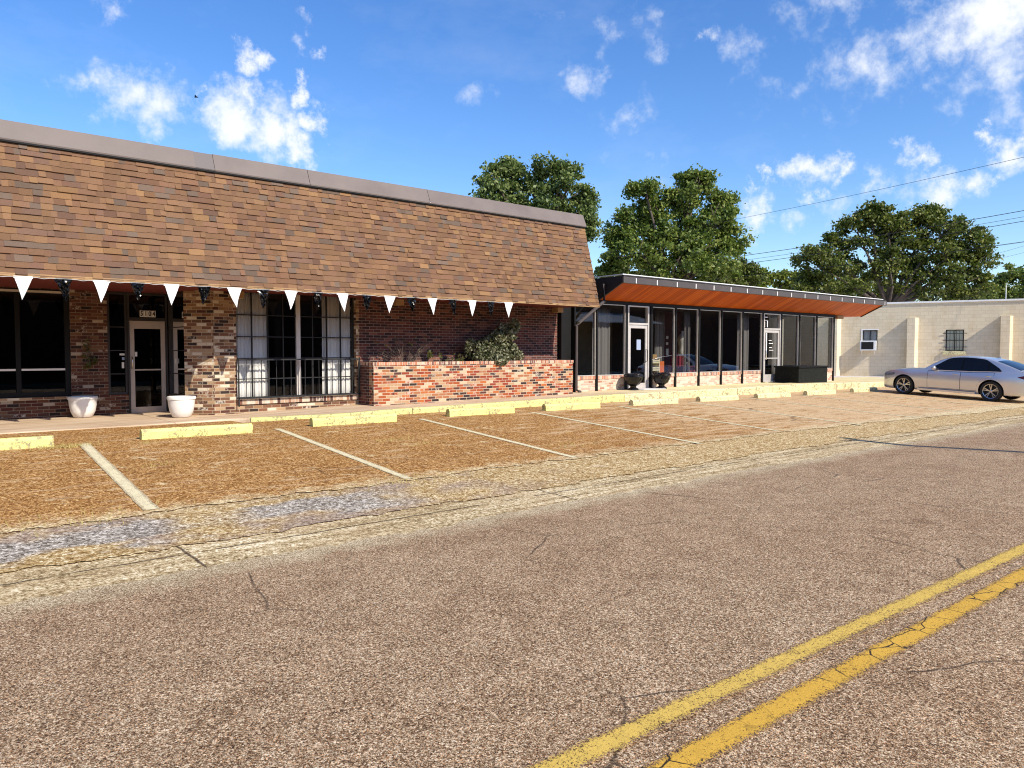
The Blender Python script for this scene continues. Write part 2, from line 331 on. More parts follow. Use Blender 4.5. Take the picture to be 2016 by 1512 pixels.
M['dark_bronze'] = simple('dark_brown_metal', (.03,.024,.022), .5, metal=.1, var=.15)
M['fascia'] = simple('mauve_brown_coping', (.165,.133,.119), .5, metal=.0, var=.14, scale=1.2, spec=.3)
M['fascia_dark'] = simple('grey_coping_joint', (.115,.095,.090), .5, metal=.0, var=.06, scale=1.5)
M['alu'] = simple('aluminium_frame', (.62,.58,.54), .38, metal=.35, var=.08)
M['alu_grey'] = simple('weathered_window_steel', (.07,.066,.064), .5, metal=.2, var=.15)
M['alu_tan'] = simple('bronze_aluminium_door', (.50,.42,.35), .4, metal=.3, var=.08)
M['white_metal'] = simple('white_metal', (.80,.79,.76), .45, var=.05)
M['white_edge'] = simple('white_roof_edge', (.82,.82,.80), .5, var=.05)
M['red_soffit'] = simple('red_painted_soffit', (.13,.016,.010), .7, var=.2)
M['tan_board'] = simple('tan_board', (.36,.22,.10), .7, var=.2)
M['pale_trim'] = simple('pale_trim', (.55,.48,.40), .6, var=.1)
M['gravel_roof'] = simple('gravel_roof', (.30,.28,.26), .9, var=.3, scale=20)
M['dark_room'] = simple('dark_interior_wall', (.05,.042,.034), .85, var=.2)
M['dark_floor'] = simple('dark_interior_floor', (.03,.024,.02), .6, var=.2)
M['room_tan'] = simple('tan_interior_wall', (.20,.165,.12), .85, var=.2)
M['paper'] = simple('white_paper', (.78,.77,.74), .7, var=.04)
M['ink'] = simple('black_ink', (.01,.01,.01), .6, var=.05)
M['paper_blue'] = simple('pale_blue_paper', (.30,.36,.50), .7, var=.1)
M['white_pennant'] = simple('white_vinyl_pennant', (.82,.82,.81), .45, var=.03)
M['black_pennant'] = simple('black_plastic_pennant', (.004,.004,.0045), .2, var=.2, scale=10, spec=.5)
M['string'] = simple('white_string', (.55,.53,.5), .8, var=.05)
M['red_cloth'] = simple('dark_red_upholstery', (.22,.02,.035), .8, var=.2)
M['orange_cloth'] = simple('orange_cloth', (.62,.15,.04), .8, var=.15)
M['plaster'] = simple('white_plaster', (.62,.60,.58), .7, var=.05)
M['cream_wood'] = simple('cream_painted_wood', (.66,.60,.44), .6, var=.1)
M['maroon_wall'] = simple('dark_maroon_wall', (.055,.012,.016), .8, var=.2)
M['bark'] = simple('tree_bark', (.085,.065,.05), .95, var=.4, scale=5, bump=.6)
M['twig'] = simple('dry_twig', (.15,.105,.08), .9, var=.3, scale=20)
M['wire'] = simple('black_cable', (.02,.02,.022), .6, var=.1)
M['pole_wood'] = simple('weathered_pole_wood', (.16,.12,.09), .9, var=.3, scale=4)
M['bird'] = simple('dark_feathers', (.012,.012,.014), .8, var=.2)
M['tyre'] = simple('tyre_rubber', (.016,.016,.016), .8, var=.2, scale=20)
M['rim'] = simple('machined_alloy', (.52,.52,.53), .25, metal=.9, var=.08)
M['brake'] = simple('dark_brake_disc', (.03,.03,.03), .6, metal=.4, var=.2)
M['chrome'] = simple('chrome', (.8,.8,.8), .1, metal=1.0, var=.03)
M['tail_red'] = simple('red_lamp_lens', (.10,.008,.01), .15, var=.1)
M['car_glass'] = simple('tinted_car_glass', (.006,.006,.007), .05, var=.1, spec=.4)
M['lamp_glass'] = simple('headlamp_lens', (.16,.17,.19), .06, var=.3, spec=.8, scale=14)
M['well_black'] = simple('wheel_well_plastic', (.008,.008,.008), .9, var=.1)
M['brick_far'] = stone('far_red_brick', [(0,(.08,.03,.022)),(.5,(.10,.04,.028)),(.8,(.065,.026,.02))], (.15,.125,.1))
M['corrugated'] = simple('white_corrugated_steel', (.70,.70,.68), .45, var=.06, scale=2)
M['stain_green'] = simple('grass_dry', (.36,.30,.10), .9, var=.35, scale=8)

def curtain_mat(name, c):
    m, g = new_mat(name); P = pos(g)
    nz = g.noise(g.vmul(P, (18, 18, 1)), 1.0, 4)
    d = g.n('ShaderNodeBsdfDiffuse', Color=g.mix(nz, tuple(x*.8 for x in c), c))
    t = g.n('ShaderNodeBsdfTranslucent', Color=c)
    mx = g.n('ShaderNodeMixShader', Fac=.06); g.link(d.outputs[0], mx.inputs[1]); g.link(t.outputs[0], mx.inputs[2])
    g.n('ShaderNodeOutputMaterial', Surface=mx.outputs[0]); return m
M['curtain_white'] = curtain_mat('white_curtain_cloth', (.90,.88,.86))
M['curtain_grey'] = curtain_mat('grey_curtain_cloth', (.28,.26,.26))
def glass(name, tint, refl):
    m, g = new_mat(name)
    fr = g.n('ShaderNodeFresnel', IOR=1.5)
    t = g.n('ShaderNodeBsdfTransparent', Color=tint); s = g.n('ShaderNodeBsdfGlossy', Color=(.95,.97,1.0), Roughness=0.004)
    P = pos(g); nb = g.n('ShaderNodeBump', Strength=.012, Distance=.05, Height=g.noise(P, 1.2, 2)); g.link(nb.outputs[0], s.inputs['Normal'])
    mx = g.n('ShaderNodeMixShader', Fac=g.m('MULTIPLY_ADD', fr.outputs[0], .9, refl)); g.link(t.outputs[0], mx.inputs[1]); g.link(s.outputs[0], mx.inputs[2])
    g.n('ShaderNodeOutputMaterial', Surface=mx.outputs[0]); return m
M['glass'] = glass('clear_glass', (.86,.88,.87), .065)
M['glass_bay'] = glass('bay_glass', (.97,.98,.975), .005)
M['glass_dark'] = glass('tinted_glass', (.30,.30,.30), .0)
def car_paint():
    m, g = new_mat('silver_car_paint'); P = pos(g)
    fl = g.noise(P, 900, 2)
    finish(g, g.mix(fl, (.62,.62,.64), (.72,.72,.74)), .32, .62, coat=1.0); return m
M['car'] = car_paint()
def shingle_mat():
    m, g = new_mat('asphalt_shingles'); P = pos(g)
    at = g.n('ShaderNodeAttribute', {'attribute_name': 'tone'})
    nz = g.noise(P, 130, 3, .8); n2 = g.noise(P, 1.6, 4)
    c = g.mix(.8, at.outputs['Color'], g.mix(g.rng(nz, .25, .75), (.5,.5,.5), (1.5,1.5,1.5)), 'MULTIPLY')
    c = g.mix(g.rng(n2, .35, .7, 0, .3), c, (1.1,.92,.8), 'MULTIPLY')
    finish(g, c, .95, bump=nz, bstr=.4, bdist=.003, spec=.1); return m
M['shingle'] = shingle_mat()
def leaf_mat(name, dark, mid, light, scale=.45, trans=.3):
    m, g = new_mat(name); P = pos(g)
    ri = g.n('ShaderNodeNewGeometry').outputs['Random Per Island']
    f = g.m('ADD', g.m('MULTIPLY', ri, .55), g.m('MULTIPLY', g.noise(P, scale, 3, .6), .75))
    c = g.ramp(f, [(.25, dark), (.6, mid), (.95, light)])
    d = g.n('ShaderNodeBsdfPrincipled', Base_Color=c, Roughness=.5); d.inputs['Specular IOR Level'].default_value = .35
    t = g.n('ShaderNodeBsdfTranslucent', Color=g.mix(.5, c, (.16,.28,.03)))
    mx = g.n('ShaderNodeMixShader', Fac=trans); g.link(d.outputs[0], mx.inputs[1]); g.link(t.outputs[0], mx.inputs[2])
    g.n('ShaderNodeOutputMaterial', Surface=mx.outputs[0]); return m
M['leaf_green'] = leaf_mat('green_leaves', (.044,.074,.014), (.118,.172,.030), (.27,.30,.066), trans=.25)
M['leaf_grey'] = leaf_mat('grey_green_leaves', (.050,.076,.022), (.120,.168,.046), (.24,.28,.09), trans=.25)
M['leaf_dark'] = leaf_mat('dark_green_leaves', (.033,.050,.009), (.086,.112,.017), (.21,.215,.042), trans=.2)
M['leaf_yellow'] = leaf_mat('yellow_green_leaves', (.08,.10,.01), (.17,.20,.025), (.30,.32,.06), trans=.4)
M['leaf_shrub'] = leaf_mat('glossy_shrub_leaves', (.035,.045,.018), (.11,.12,.06), (.34,.33,.22), scale=5, trans=.15)
M['leaf_olive'] = leaf_mat('olive_leaves', (.05,.06,.012), (.10,.11,.025), (.2,.19,.05), trans=.3)

# ------------------------------------------------------------------ mesh helpers
LOC = {}
class MB:
    def __init__(s): s.v = []; s.f = []; s.c = []
    def add(s, vs, fs):
        o = len(s.v); s.v += [tuple(p) for p in vs]; s.f += [tuple(i+o for i in f) for f in fs]; return s
    def quad(s, a, b, c, d): return s.add([a, b, c, d], [(0, 1, 2, 3)])
    def box(s, x0, x1, y0, y1, z0, z1):
        return s.add([(x0,y0,z0),(x1,y0,z0),(x1,y1,z0),(x0,y1,z0),(x0,y0,z1),(x1,y0,z1),(x1,y1,z1),(x0,y1,z1)],
                     [(0,3,2,1),(4,5,6,7),(0,1,5,4),(1,2,6,5),(2,3,7,6),(3,0,4,7)])
    def obox(s, c, ax, ay, az):
        c, ax, ay, az = map(Vector, (c, ax, ay, az)); vs = []
        for k in (-1, 1):
            for (i, j) in ((-1,-1),(1,-1),(1,1),(-1,1)): vs.append(c + ax*i + ay*j + az*k)
        return s.add(vs, [(0,3,2,1),(4,5,6,7),(0,1,5,4),(1,2,6,5),(2,3,7,6),(3,0,4,7)])
    def bar(s, a, b, w, d, up=(0,0,1)):
        a, b = Vector(a), Vector(b); t = (b-a).normalized(); up = Vector(up)
        if abs(t.dot(up)) > .95: up = Vector((1, 0, 0))
        sx = t.cross(up).normalized(); sy = sx.cross(t)
        return s.obox((a+b)/2, sx*w/2, sy*d/2, (b-a)/2)
    def tube(s, pts, rad, n=8, cap=True):
        pts = [Vector(p) for p in pts]; rad = rad if isinstance(rad, (list, tuple)) else [rad]*len(pts)
        o = len(s.v); ref = Vector((0.31, .17, 1)).normalized()
        for i, p in enumerate(pts):
            t = (pts[min(i+1, len(pts)-1)] - pts[max(i-1, 0)]).normalized()
            if abs(t.dot(ref)) > .97: a = t.cross(Vector((1, 0, 0))).normalized()
            else: a = t.cross(ref).normalized()
            b = t.cross(a)
            for k in range(n):
                q = p + (a*math.cos(2*math.pi*k/n) + b*math.sin(2*math.pi*k/n))*rad[i]; s.v.append(tuple(q))
        for i in range(len(pts)-1):
            for k in range(n):
                s.f.append((o+i*n+k, o+i*n+(k+1)%n, o+(i+1)*n+(k+1)%n, o+(i+1)*n+k))
        if cap:
            s.f.append(tuple(o+k for k in range(n-1, -1, -1))); s.f.append(tuple(o+(len(pts)-1)*n+k for k in range(n)))
        return s
    def lathe(s, prof, n=32, c=(0,0,0), jit=0):
        o = len(s.v)
        for (r, z) in prof:
            for k in range(n):
                a = 2*math.pi*k/n; rr = r*(1+random.uniform(-jit, jit))
                s.v.append((c[0]+rr*math.cos(a), c[1]+rr*math.sin(a), c[2]+z+random.uniform(-jit, jit)*r*.6))
        for i in range(len(prof)-1):
            for k in range(n): s.f.append((o+i*n+k, o+i*n+(k+1)%n, o+(i+1)*n+(k+1)%n, o+(i+1)*n+k))
        return s
    def prism(s, poly, axis):
        """closed polygon (list of 3-D points) swept along axis"""
        ax = Vector(axis); n = len(poly); vs = [Vector(p) for p in poly]; vs += [p+ax for p in vs]
        fs = [tuple(range(n-1, -1, -1)), tuple(range(n, 2*n))] + [(i, (i+1) % n, n+(i+1) % n, n+i) for i in range(n)]
        return s.add(vs, fs)
    def wall(s, o, ud, nd, u0, u1, z0, z1, holes=(), thick=.25, back=True):
        """slab with rectangular openings; ud runs along, nd points inward"""
        o, ud, nd = Vector(o), Vector(ud), Vector(nd)
        P = lambda u, z, d: tuple(o + ud*u + nd*d + Vector((0, 0, z)))
        us = sorted({u0, u1, *[h[0] for h in holes], *[h[1] for h in holes]}); zs = sorted({z0, z1, *[h[2] for h in holes], *[h[3] for h in holes]})
        us = [u for u in us if u0 <= u <= u1]; zs = [z for z in zs if z0 <= z <= z1]
        for a, b in zip(us, us[1:]):
            for c, d in zip(zs, zs[1:]):
                mu, mz = (a+b)/2, (c+d)/2
                if any(h[0] < mu < h[1] and h[2] < mz < h[3] for h in holes): continue
                s.quad(P(a,c,0), P(b,c,0), P(b,d,0), P(a,d,0))
                if back: s.quad(P(b,c,thick), P(a,c,thick), P(a,d,thick), P(b,d,thick))
        for (a, b, c, d) in holes:
            s.quad(P(a,c,0), P(a,d,0), P(a,d,thick), P(a,c,thick)); s.quad(P(b,c,0), P(b,c,thick), P(b,d,thick), P(b,d,0))
            s.quad(P(a,d,0), P(b,d,0), P(b,d,thick), P(a,d,thick)); s.quad(P(a,c,0), P(a,c,thick), P(b,c,thick), P(b,c,0))
        s.quad(P(u0,z1,0), P(u1,z1,0), P(u1,z1,thick), P(u0,z1,thick))
        s.quad(P(u0,z0,0), P(u0,z1,0), P(u0,z1,thick), P(u0,z0,thick)); s.quad(P(u1,z0,0), P(u1,z0,thick), P(u1,z1,thick), P(u1,z1,0))
        return s
    def build(s, name, mat, parent=None, smooth=False, bevel=0, world=True, angle=None, fix=False):
        me = bpy.data.meshes.new(name); me.from_pydata(s.v, [], s.f); me.update()
        # UV in metres, projected along each face's own horizontal tangent
        uv = me.uv_layers.new(name='UVMap'); dat = np.zeros(len(me.loops)*2)
        for p in me.polygons:
            n = p.normal; t = Vector((-n.y, n.x, 0))
            if t.length < .2: t = Vector((1, 0, 0)); w = Vector((0, 1, 0))
            else:
                t.normalize()
                if abs(t.x) >= abs(t.y): t = t if t.x > 0 else -t
                else: t = t if t.y > 0 else -t
                w = Vector((0, 0, 1))
            for li in p.loop_indices:
                co = me.vertices[me.loops[li].vertex_index].co
                dat[2*li] = co.dot(t); dat[2*li+1] = co.dot(w)
        uv.data.foreach_set('uv', dat)
        if parent is not None and world:
            L = LOC.get(root_of(parent), Vector()); me.transform(Matrix.Translation(-L))
        o = bpy.data.objects.new(name, me); COL.objects.link(o)
        me.materials.append(M[mat] if isinstance(mat, str) else mat)
        if parent is not None: o.parent = parent
        if fix:
            bm = bmesh.new(); bm.from_mesh(me); bmesh.ops.remove_doubles(bm, verts=bm.verts, dist=1e-5); bmesh.ops.recalc_face_normals(bm, faces=bm.faces); bm.to_mesh(me); bm.free()
        if smooth:
            me.polygons.foreach_set('use_smooth', [True]*len(me.polygons))
            if angle: me.set_sharp_from_angle(angle=math.radians(angle))
        if bevel:
            b = o.modifiers.new('bevel', 'BEVEL'); b.width = bevel; b.segments = 2; b.limit_method = 'ANGLE'
        return o
def root_of(o):
    while o.parent is not None: o = o.parent
    return o
def tag(o, label=None, cat=None, group=None, kind=None):
    if label: o['label'] = label
    if cat: o['category'] = cat
    if group: o['group'] = group
    if kind: o['kind'] = kind
    return o
def thing(name, label, cat, loc=(0,0,0), group=None, rot=None):
    o = bpy.data.objects.new(name, None); COL.objects.link(o); o.location = loc; o.empty_display_size = .3
    if rot: o.rotation_euler = rot
    LOC[o] = Vector(loc); return tag(o, label, cat, group)
def dup(root, loc, label, rot=None):
    r = root.copy(); COL.objects.link(r); r.location = loc; r['label'] = label
    if rot: r.rotation_euler = rot
    for ch in list(root.children):
        c = ch.copy(); COL.objects.link(c); c.parent = r
        for gg in list(ch.children):
            d = gg.copy(); COL.objects.link(d); d.parent = c
    return r
def text_mesh(name, s, size, mat, parent, mtx, world=False):
    cu = bpy.data.curves.new(name, 'FONT'); cu.body = s; cu.size = size; cu.align_x = 'CENTER'; cu.align_y = 'CENTER'; cu.extrude = .002; cu.offset = .003
    t = bpy.data.objects.new('tmp', cu); COL.objects.link(t)
    me = bpy.data.meshes.new_from_object(t.evaluated_get(bpy.context.evaluated_depsgraph_get()))
    bpy.data.objects.remove(t); bpy.data.curves.remove(cu)
    me.transform(mtx); me.transform(Matrix.Translation(-LOC[root_of(parent)]))
    o = bpy.data.objects.new(name, me); COL.objects.link(o); me.materials.clear(); me.materials.append(M[mat]); o.parent = parent; return o

# ------------------------------------------------------------------ ground levels
def a_lot(x): return .14 - .0058*min(max(0, x-10), 30)
def z_lot(x, y):
    a = a_lot(x)
    if y < 6.1:
        e = a - .276; return e + (.022*(6.1-y) if y > 2 else .0902 - .022*(2-y))
    return a + (.04*(y-13) if y < 13 else .02*(y-13))
ZS = [(-40,.222),(4,.222),(6,.245),(9,.31),(16,.36),(27,.365),(32,.29),(40,.2),(60,.12)]
def z_walk(x):
    for (a, p), (b, q) in zip(ZS, ZS[1:]):
        if a <= x <= b: return p + (q-p)*(x-a)/(b-a)
    return ZS[0][1] if x < 0 else ZS[-1][1]
def axis(lo, hi, near=.25):
    xs = [lo]
    while xs[-1] < hi: xs.append(xs[-1] + (near if -6 < xs[-1] < 30 else near*2 if xs[-1] < 50 else 4))
    xs[-1] = hi; return xs
def wobble(x, amp, seed):
    return amp*(math.sin(x*1.7+seed)*.4 + math.sin(x*4.9+seed*2.3)*.3 + math.sin(x*11.3+seed*3.1)*.2 + math.sin(x*23.9+seed*1.3)*.15 + math.sin(x*61.7+seed*5.9)*.18 + math.sin(x*143.1+seed*7.7)*.16)
def strip(name, mat, x0, x1, ylo, yhi, zf, ny=6, near=.25, dz=0.0):
    mb = MB(); xs = axis(x0, x1, near)
    for x in xs:
        a, b = ylo(x), yhi(x)
        for j in range(ny+1):
            y = a + (b-a)*j/ny; mb.v.append((x, y, zf(x, y)+dz))
    for i in range(len(xs)-1):
        for j in range(ny):
            k = i*(ny+1)+j; mb.f.append((k, k+ny+1, k+ny+2, k+1))
    o = mb.build(name, mat, smooth=True); return tag(o, kind='structure')

g0 = MB(); g0.quad((-500,-500,-.62),(700,-500,-.62),(700,700,-.62),(-500,700,-.62)); tag(g0.build('ground', 'ground'), kind='structure')
strip('road', 'road', -30, 140, lambda x: -9.0, lambda x: 6.40, z_lot, 30, .25)
strip('gutter', 'gutter', -30, 140, lambda x: 6.09+wobble(x,.055,4), lambda x: 7.06, z_lot, 5, .05, .006)
strip('gravel_apron', 'apron', -30, 140, lambda x: 6.84+wobble(x,.08,7), lambda x: 8.3, z_lot, 6, .05, .016)
strip('parking_lot', 'lot', -30, 140, lambda x: 8.12+wobble(x,.10,9) - (.5 if x > 24 else .5*max(0, x-16)/8), lambda x: 15.11 if x < 5.6 else 14.6, z_lot, 16, .05, .026)
# far side of the road
tag(MB().box(-30,140,-12.5,-9.0,-.6,-.20).build('far_verge', 'ground'), kind='structure')

# sidewalk, kerb
KY = lambda x: 15.10 if x < 5.6 else 14.30 if x > 7.6 else 15.10-.8*(x-5.6)/2.0
sw = MB(); xs = axis(-30, 40.0, .5)
for x in xs:
    y0 = KY(x)+.14; zz = z_walk(x)
    for y in (y0, y0+.4, y0+.8, 17.0, 18.4): sw.v.append((x, y, zz + .010*max(0, y-16)))
for i in range(len(xs)-1):
    for j in range(4): k = i*5+j; sw.f.append((k, k+5, k+6, k+1))
tag(sw.build('sidewalk', 'walk', smooth=True), kind='structure')
def kerb(name, mat, x0, x1):
    mb = MB(); xx = axis(x0, x1, .3)
    for x in xx:
        y = KY(x); zt = z_walk(x)+.003; w = wobble(x, .008, 5)
        for (dy, z) in ((-.015+w, z_lot(x, y)-.15), (0+w, zt-.03), (.03+w, zt+w*.5), (.16, zt), (.16, zt-.2)): mb.v.append((x, y+dy, z))
    for i in range(len(xx)-1):
        for j in range(4): k = i*5+j; mb.f.append((k, k+5, k+6, k+1))
    mb.f += [tuple(range(5)), tuple(range(len(xx)*5-1, len(xx)*5-6, -1))]
    tag(mb.build(name, mat), kind='structure')
kerb('kerb', 'walk', -30, 5.9); kerb('kerb', 'yellow_kerb', 5.91, 9.3); kerb('kerb', 'yellow_kerb', 9.32, 16.4); kerb('kerb', 'yellow_worn', 16.42, 22.0); kerb('kerb', 'yellow_worn', 22.03, 40)
# concrete drive between the two buildings on the right
dv = MB()
for i, x in enumerate(axis(32.2, 110, .8)):
    for y in (14.5, 20, 40, 60): dv.v.append((x, y, (.11 if y < 15 else .05 if y < 25 else .0) - .002*(x-32)))
nx = len(dv.v)//4
for i in range(nx-1):
    for j in range(3): k = i*4+j; dv.f.append((k, k+4, k+5, k+1))
tag(dv.build('driveway', 'drive', smooth=True), kind='structure')

# painted lines
def ribbon(name, mat, pts, w, dz, n=60):
    mb = MB(); P = [Vector((p[0], p[1], 0)) for p in pts]
    for i in range(n+1):
        t = i/n*(len(P)-1); k = min(int(t), len(P)-2); q = P[k].lerp(P[k+1], t-k); d = (P[k+1]-P[k]).normalized(); s = Vector((-d.y, d.x, 0))
        for sg in (-1, 0, 1):
            e = q + s*sg*(w/2 + wobble(i*.9+sg*3, .006, 2)); mb.v.append((e.x, e.y, z_lot(e.x, e.y)+dz))
    for i in range(n): mb.f += [(3*i, 3*i+1, 3*i+4, 3*i+3), (3*i+1, 3*i+2, 3*i+5, 3*i+4)]
    o = mb.build(name, mat); at = o.data.attributes.new('edge', 'FLOAT', 'POINT'); at.data.foreach_set('value', [0.0, 1.0, 0.0]*(n+1))
    return tag(o, kind='structure')
ribbon('center_line', 'yellow_line_faded', [(-6,2.22),(2.0,2.13),(7.3,2.0),(30,1.8),(90,1.6)], .15, .006, 240)
ribbon('center_line', 'yellow_line', [(-6,1.88),(2.4,1.83),(6.5,1.77),(30,1.6),(90,1.4)], .145, .006, 240)
for i, (a, b) in enumerate([((-.55,13.0),(-.85,8.2)),((2.56,13.12),(2.21,8.25)),((5.73,13.31),(5.24,8.15)),((8.83,13.27),(8.21,8.12)),((11.85,13.2),(11.2,8.0)),((14.97,13.25),(14.25,8.3)),((17.9,13.2),(17.1,7.9)),((21.0,13.2),(20.2,7.85)),((24.1,13.2),(23.3,7.8)),((27.2,13.2),(26.5,7.8)),((31.2,13.2),(30.5,7.8))]):
    ribbon('parking_line', 'lot_line', [a, b], .13 if i != 1 else .16, .031, 30)

# ------------------------------------------------------------------ shingled brick shop building (left)
B = thing('brick_shop_building', 'brown brick shop with deep shingled mansard roof, barred window and door 5104', 'building', (8.0, 16.2, 0.2))
YR, YB = 17.8, 16.2
# recessed shop-window wall, pier and side-light base
w = MB(); w.wall((0,YR,0),(1,0,0),(0,1,0),-14,3.97,.0,3.2,[(-13.2,-7.4,.655,2.83),(-6.4,-2.4,.655,2.83),(-1.6,3.28,.655,2.83)],.25)
w.wall((0,YR,0),(1,0,0),(0,1,0),3.97,4.36,0,.655,[],.25)
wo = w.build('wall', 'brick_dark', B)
# splayed wall piece and bay-window wall, wall behind the planter
w = MB(); w.wall((5.15,16.595,0),(.766,-.643,0),(.643,.766,0),0,.613,0,3.2,[],.2); w.build('wall', 'brick_brown', B)
w = MB(); w.wall((0,YB,0),(1,0,0),(0,1,0),5.62,9.05,0,3.2,[(6.10,8.96,.54,2.98)],.28); w.build('wall', 'brick_brown', B)
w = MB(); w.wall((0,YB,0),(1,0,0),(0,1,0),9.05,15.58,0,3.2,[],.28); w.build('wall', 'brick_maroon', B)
MB().box(15.34,15.58,YB+.28,30,0,3.9).box(-14,-13.76,YR+.25,30,0,3.9).box(-13.76,15.34,29.75,30,0,3.9).build('wall', 'brick_brown', B)
# rowlock sill under the bay window
MB().box(6.08,8.98,YB-.045,YB+.05,.44,.55).build('sill', 'brick_soldier', B)
MB().box(-1.65,3.30,YR-.05,YR+.04,.60,.66).build('sill', 'brick_brown', B)
# mansard: courses of individual shingle tabs
sm = MB(); tones = []
PAL = [(.205,.119,.070),(.215,.124,.070),(.190,.108,.066),(.168,.100,.070),(.155,.112,.084),(.235,.136,.074),(.265,.155,.078),(.195,.110,.068),(.165,.094,.064)]
PW = [.2,.18,.15,.12,.09,.1,.05,.08,.03]
EV = Vector((0,14.56,2.82)); TP = Vector((0,15.16,5.08)); sl = (TP-EV); SLn = sl.normalized(); NOUT = Vector((0,-SLn.z,SLn.y))
NC = 20; ch = sl.length/NC
for r in range(NC):
    x = -15 + random.uniform(-.3, 0); pt = 0
    while x < 15.63:
        wd = random.choice((.10,.13,.16,.19,.23,.30))*random.uniform(.9,1.15); x1 = min(x+wd, 15.63 - (0 if r % 2 else .0))
        if x1 - x < .01: break
        th = random.choice((.010,.012,.026)); lap = random.choice((0, 0, .004, .012))
        b = EV + SLn*(ch*r-lap); t = EV + SLn*(ch*(r+1)+.02)
        dx = lambda v, X: Vector((X, v.y, v.z))
        b0 = b + NOUT*(th+.004); t0 = t + NOUT*.0005; bb = b + NOUT*(-.002)
        sm.add([dx(b0,x),dx(b0,x1),dx(t0,x1),dx(t0,x),dx(bb,x),dx(bb,x1)], [(0,1,2,3),(4,5,1,0)])
        c = random.choices(PAL, PW)[0]; k = random.uniform(.74,1.04); tones.append(tuple(q*k for q in c))
        # side edges of thick tabs
        sm.add([dx(b0,x1),dx(bb,x1),dx(t0,x1)], [(0,1,2)]); tones.append(tuple(q*k for q in c))
        x = x1
so = sm.build('mansard_roof', 'shingle', B)
att = so.data.color_attributes.new('tone', 'FLOAT_COLOR', 'CORNER')
# expand per-add tones to corners
cols = []; fi = 0
for p in so.data.polygons:
    pass
seq = []; 
for i, p in enumerate(so.data.polygons):
    j = i//3; kind = i % 3; idx = 2*j if kind < 2 else 2*j+1
    seq += [(*tones[idx], 1.0)]*p.loop_total
att.data.foreach_set('color', np.array(seq, dtype=np.float32).ravel())
# roof core behind shingles, soffit, end wall of the mansard
MB().prism([(-15,14.585,2.80),(-15,15.17,5.08),(-15,15.30,5.40),(-15,29.9,5.40),(-15,29.9,3.25),(-15,18.1,3.25),(-15,18.1,2.86),(-15,14.75,2.86)], (30.60,0,0)).build('roof', 'dark_bronze', B)
MB().box(-15,15.6,14.60,16.17,2.845,2.857).box(-15,5.3,16.17,17.78,2.845,2.857).build('soffit', 'red_soffit', B)
MB().box(-15,15.62,14.548,14.588,2.795,2.845).build('drip_edge', 'tan_board', B)
pts = [5.95,9.9,15.32]
mb = MB()
for x in pts: MB().box(x,x+.22,15.9,16.16,2.70,2.842).build('soffit_block', 'tan_board', B)

# coping: metal lengths with joints
fj = [(-15,-2.2),(-2.19,4.96),(5.33,7.3),(7.31,10.35),(10.36,15.66)]
for i, (a, b) in enumerate(fj):
    MB().prism([(a,15.105,5.075),(a,15.10,5.10),(a,15.245,5.43),(a,15.5,5.44),(a,15.5,5.40),(a,15.2,5.09)], (b-a,0,0)).build('coping', 'fascia', B)
MB().prism([(4.962,15.12,5.08),(4.962,15.115,5.10),(4.962,15.26,5.425),(4.962,15.5,5.43),(4.962,15.5,5.40),(4.962,15.21,5.09)], (.366,0,0)).build('coping_joint', 'fascia_dark', B)
MB().box(10.345,10.362,15.09,15.2,5.09,5.10).build('coping_clip', 'white_metal', B)
MB().box(-15,15.63,15.10,15.16,5.045,5.074).build('coping_shadow_gap', 'black_trim', B)

# shop window, left
def pane_set(parent, name, x0, x1, y, z0, z1, fw=.05, mat='black_trim', gl='glass', verts=(), horis=(), mw=.03, depth=.06):
    f = MB(); f.box(x0,x0+fw,y,y+depth,z0,z1).box(x1-fw,x1,y,y+depth,z0,z1).box(x0+fw,x1-fw,y,y+depth,z0,z0+fw).box(x0+fw,x1-fw,y,y+depth,z1-fw,z1)
    for v in verts: f.box(v-mw/2,v+mw/2,y+.004,y+depth-.004,z0+fw,z1-fw)
    for h in horis: f.box(x0+fw,x1-fw,y+.008,y+depth-.008,h-mw/2,h+mw/2)
    fo = f.build(name, mat, parent)
    p = MB().quad((x0+.01,y+depth*.6,z0+.01),(x1-.01,y+depth*.6,z0+.01),(x1-.01,y+depth*.6,z1-.01),(x0+.01,y+depth*.6,z1-.01)).build('pane', gl, fo)
    return fo
sw1 = pane_set(B, 'window', -1.6,3.28,YR+.02,.66,2.83,.10,gl='glass_dark',verts=(.9,2.37),mw=.085,depth=.1)
MB().box(-1.5,.85,YR+.03,YR+.07,1.195,1.235).box(.95,2.32,YR+.03,YR+.07,1.195,1.235).box(2.42,3.18,YR+.03,YR+.07,1.195,1.235).build('reflection_strip', 'paper', sw1)  # pale strips standing in for a kerb line mirrored in the glass
MB().box(-1.6,3.28,YR-.02,YR+.0,2.755,2.80).build('head_trim', 'pale_trim', B)
for (a, b) in ((-13.2,-7.4),(-6.4,-2.4)): pane_set(B, 'window', a,b,YR+.02,.66,2.83,.10,gl='glass_dark',depth=.1)
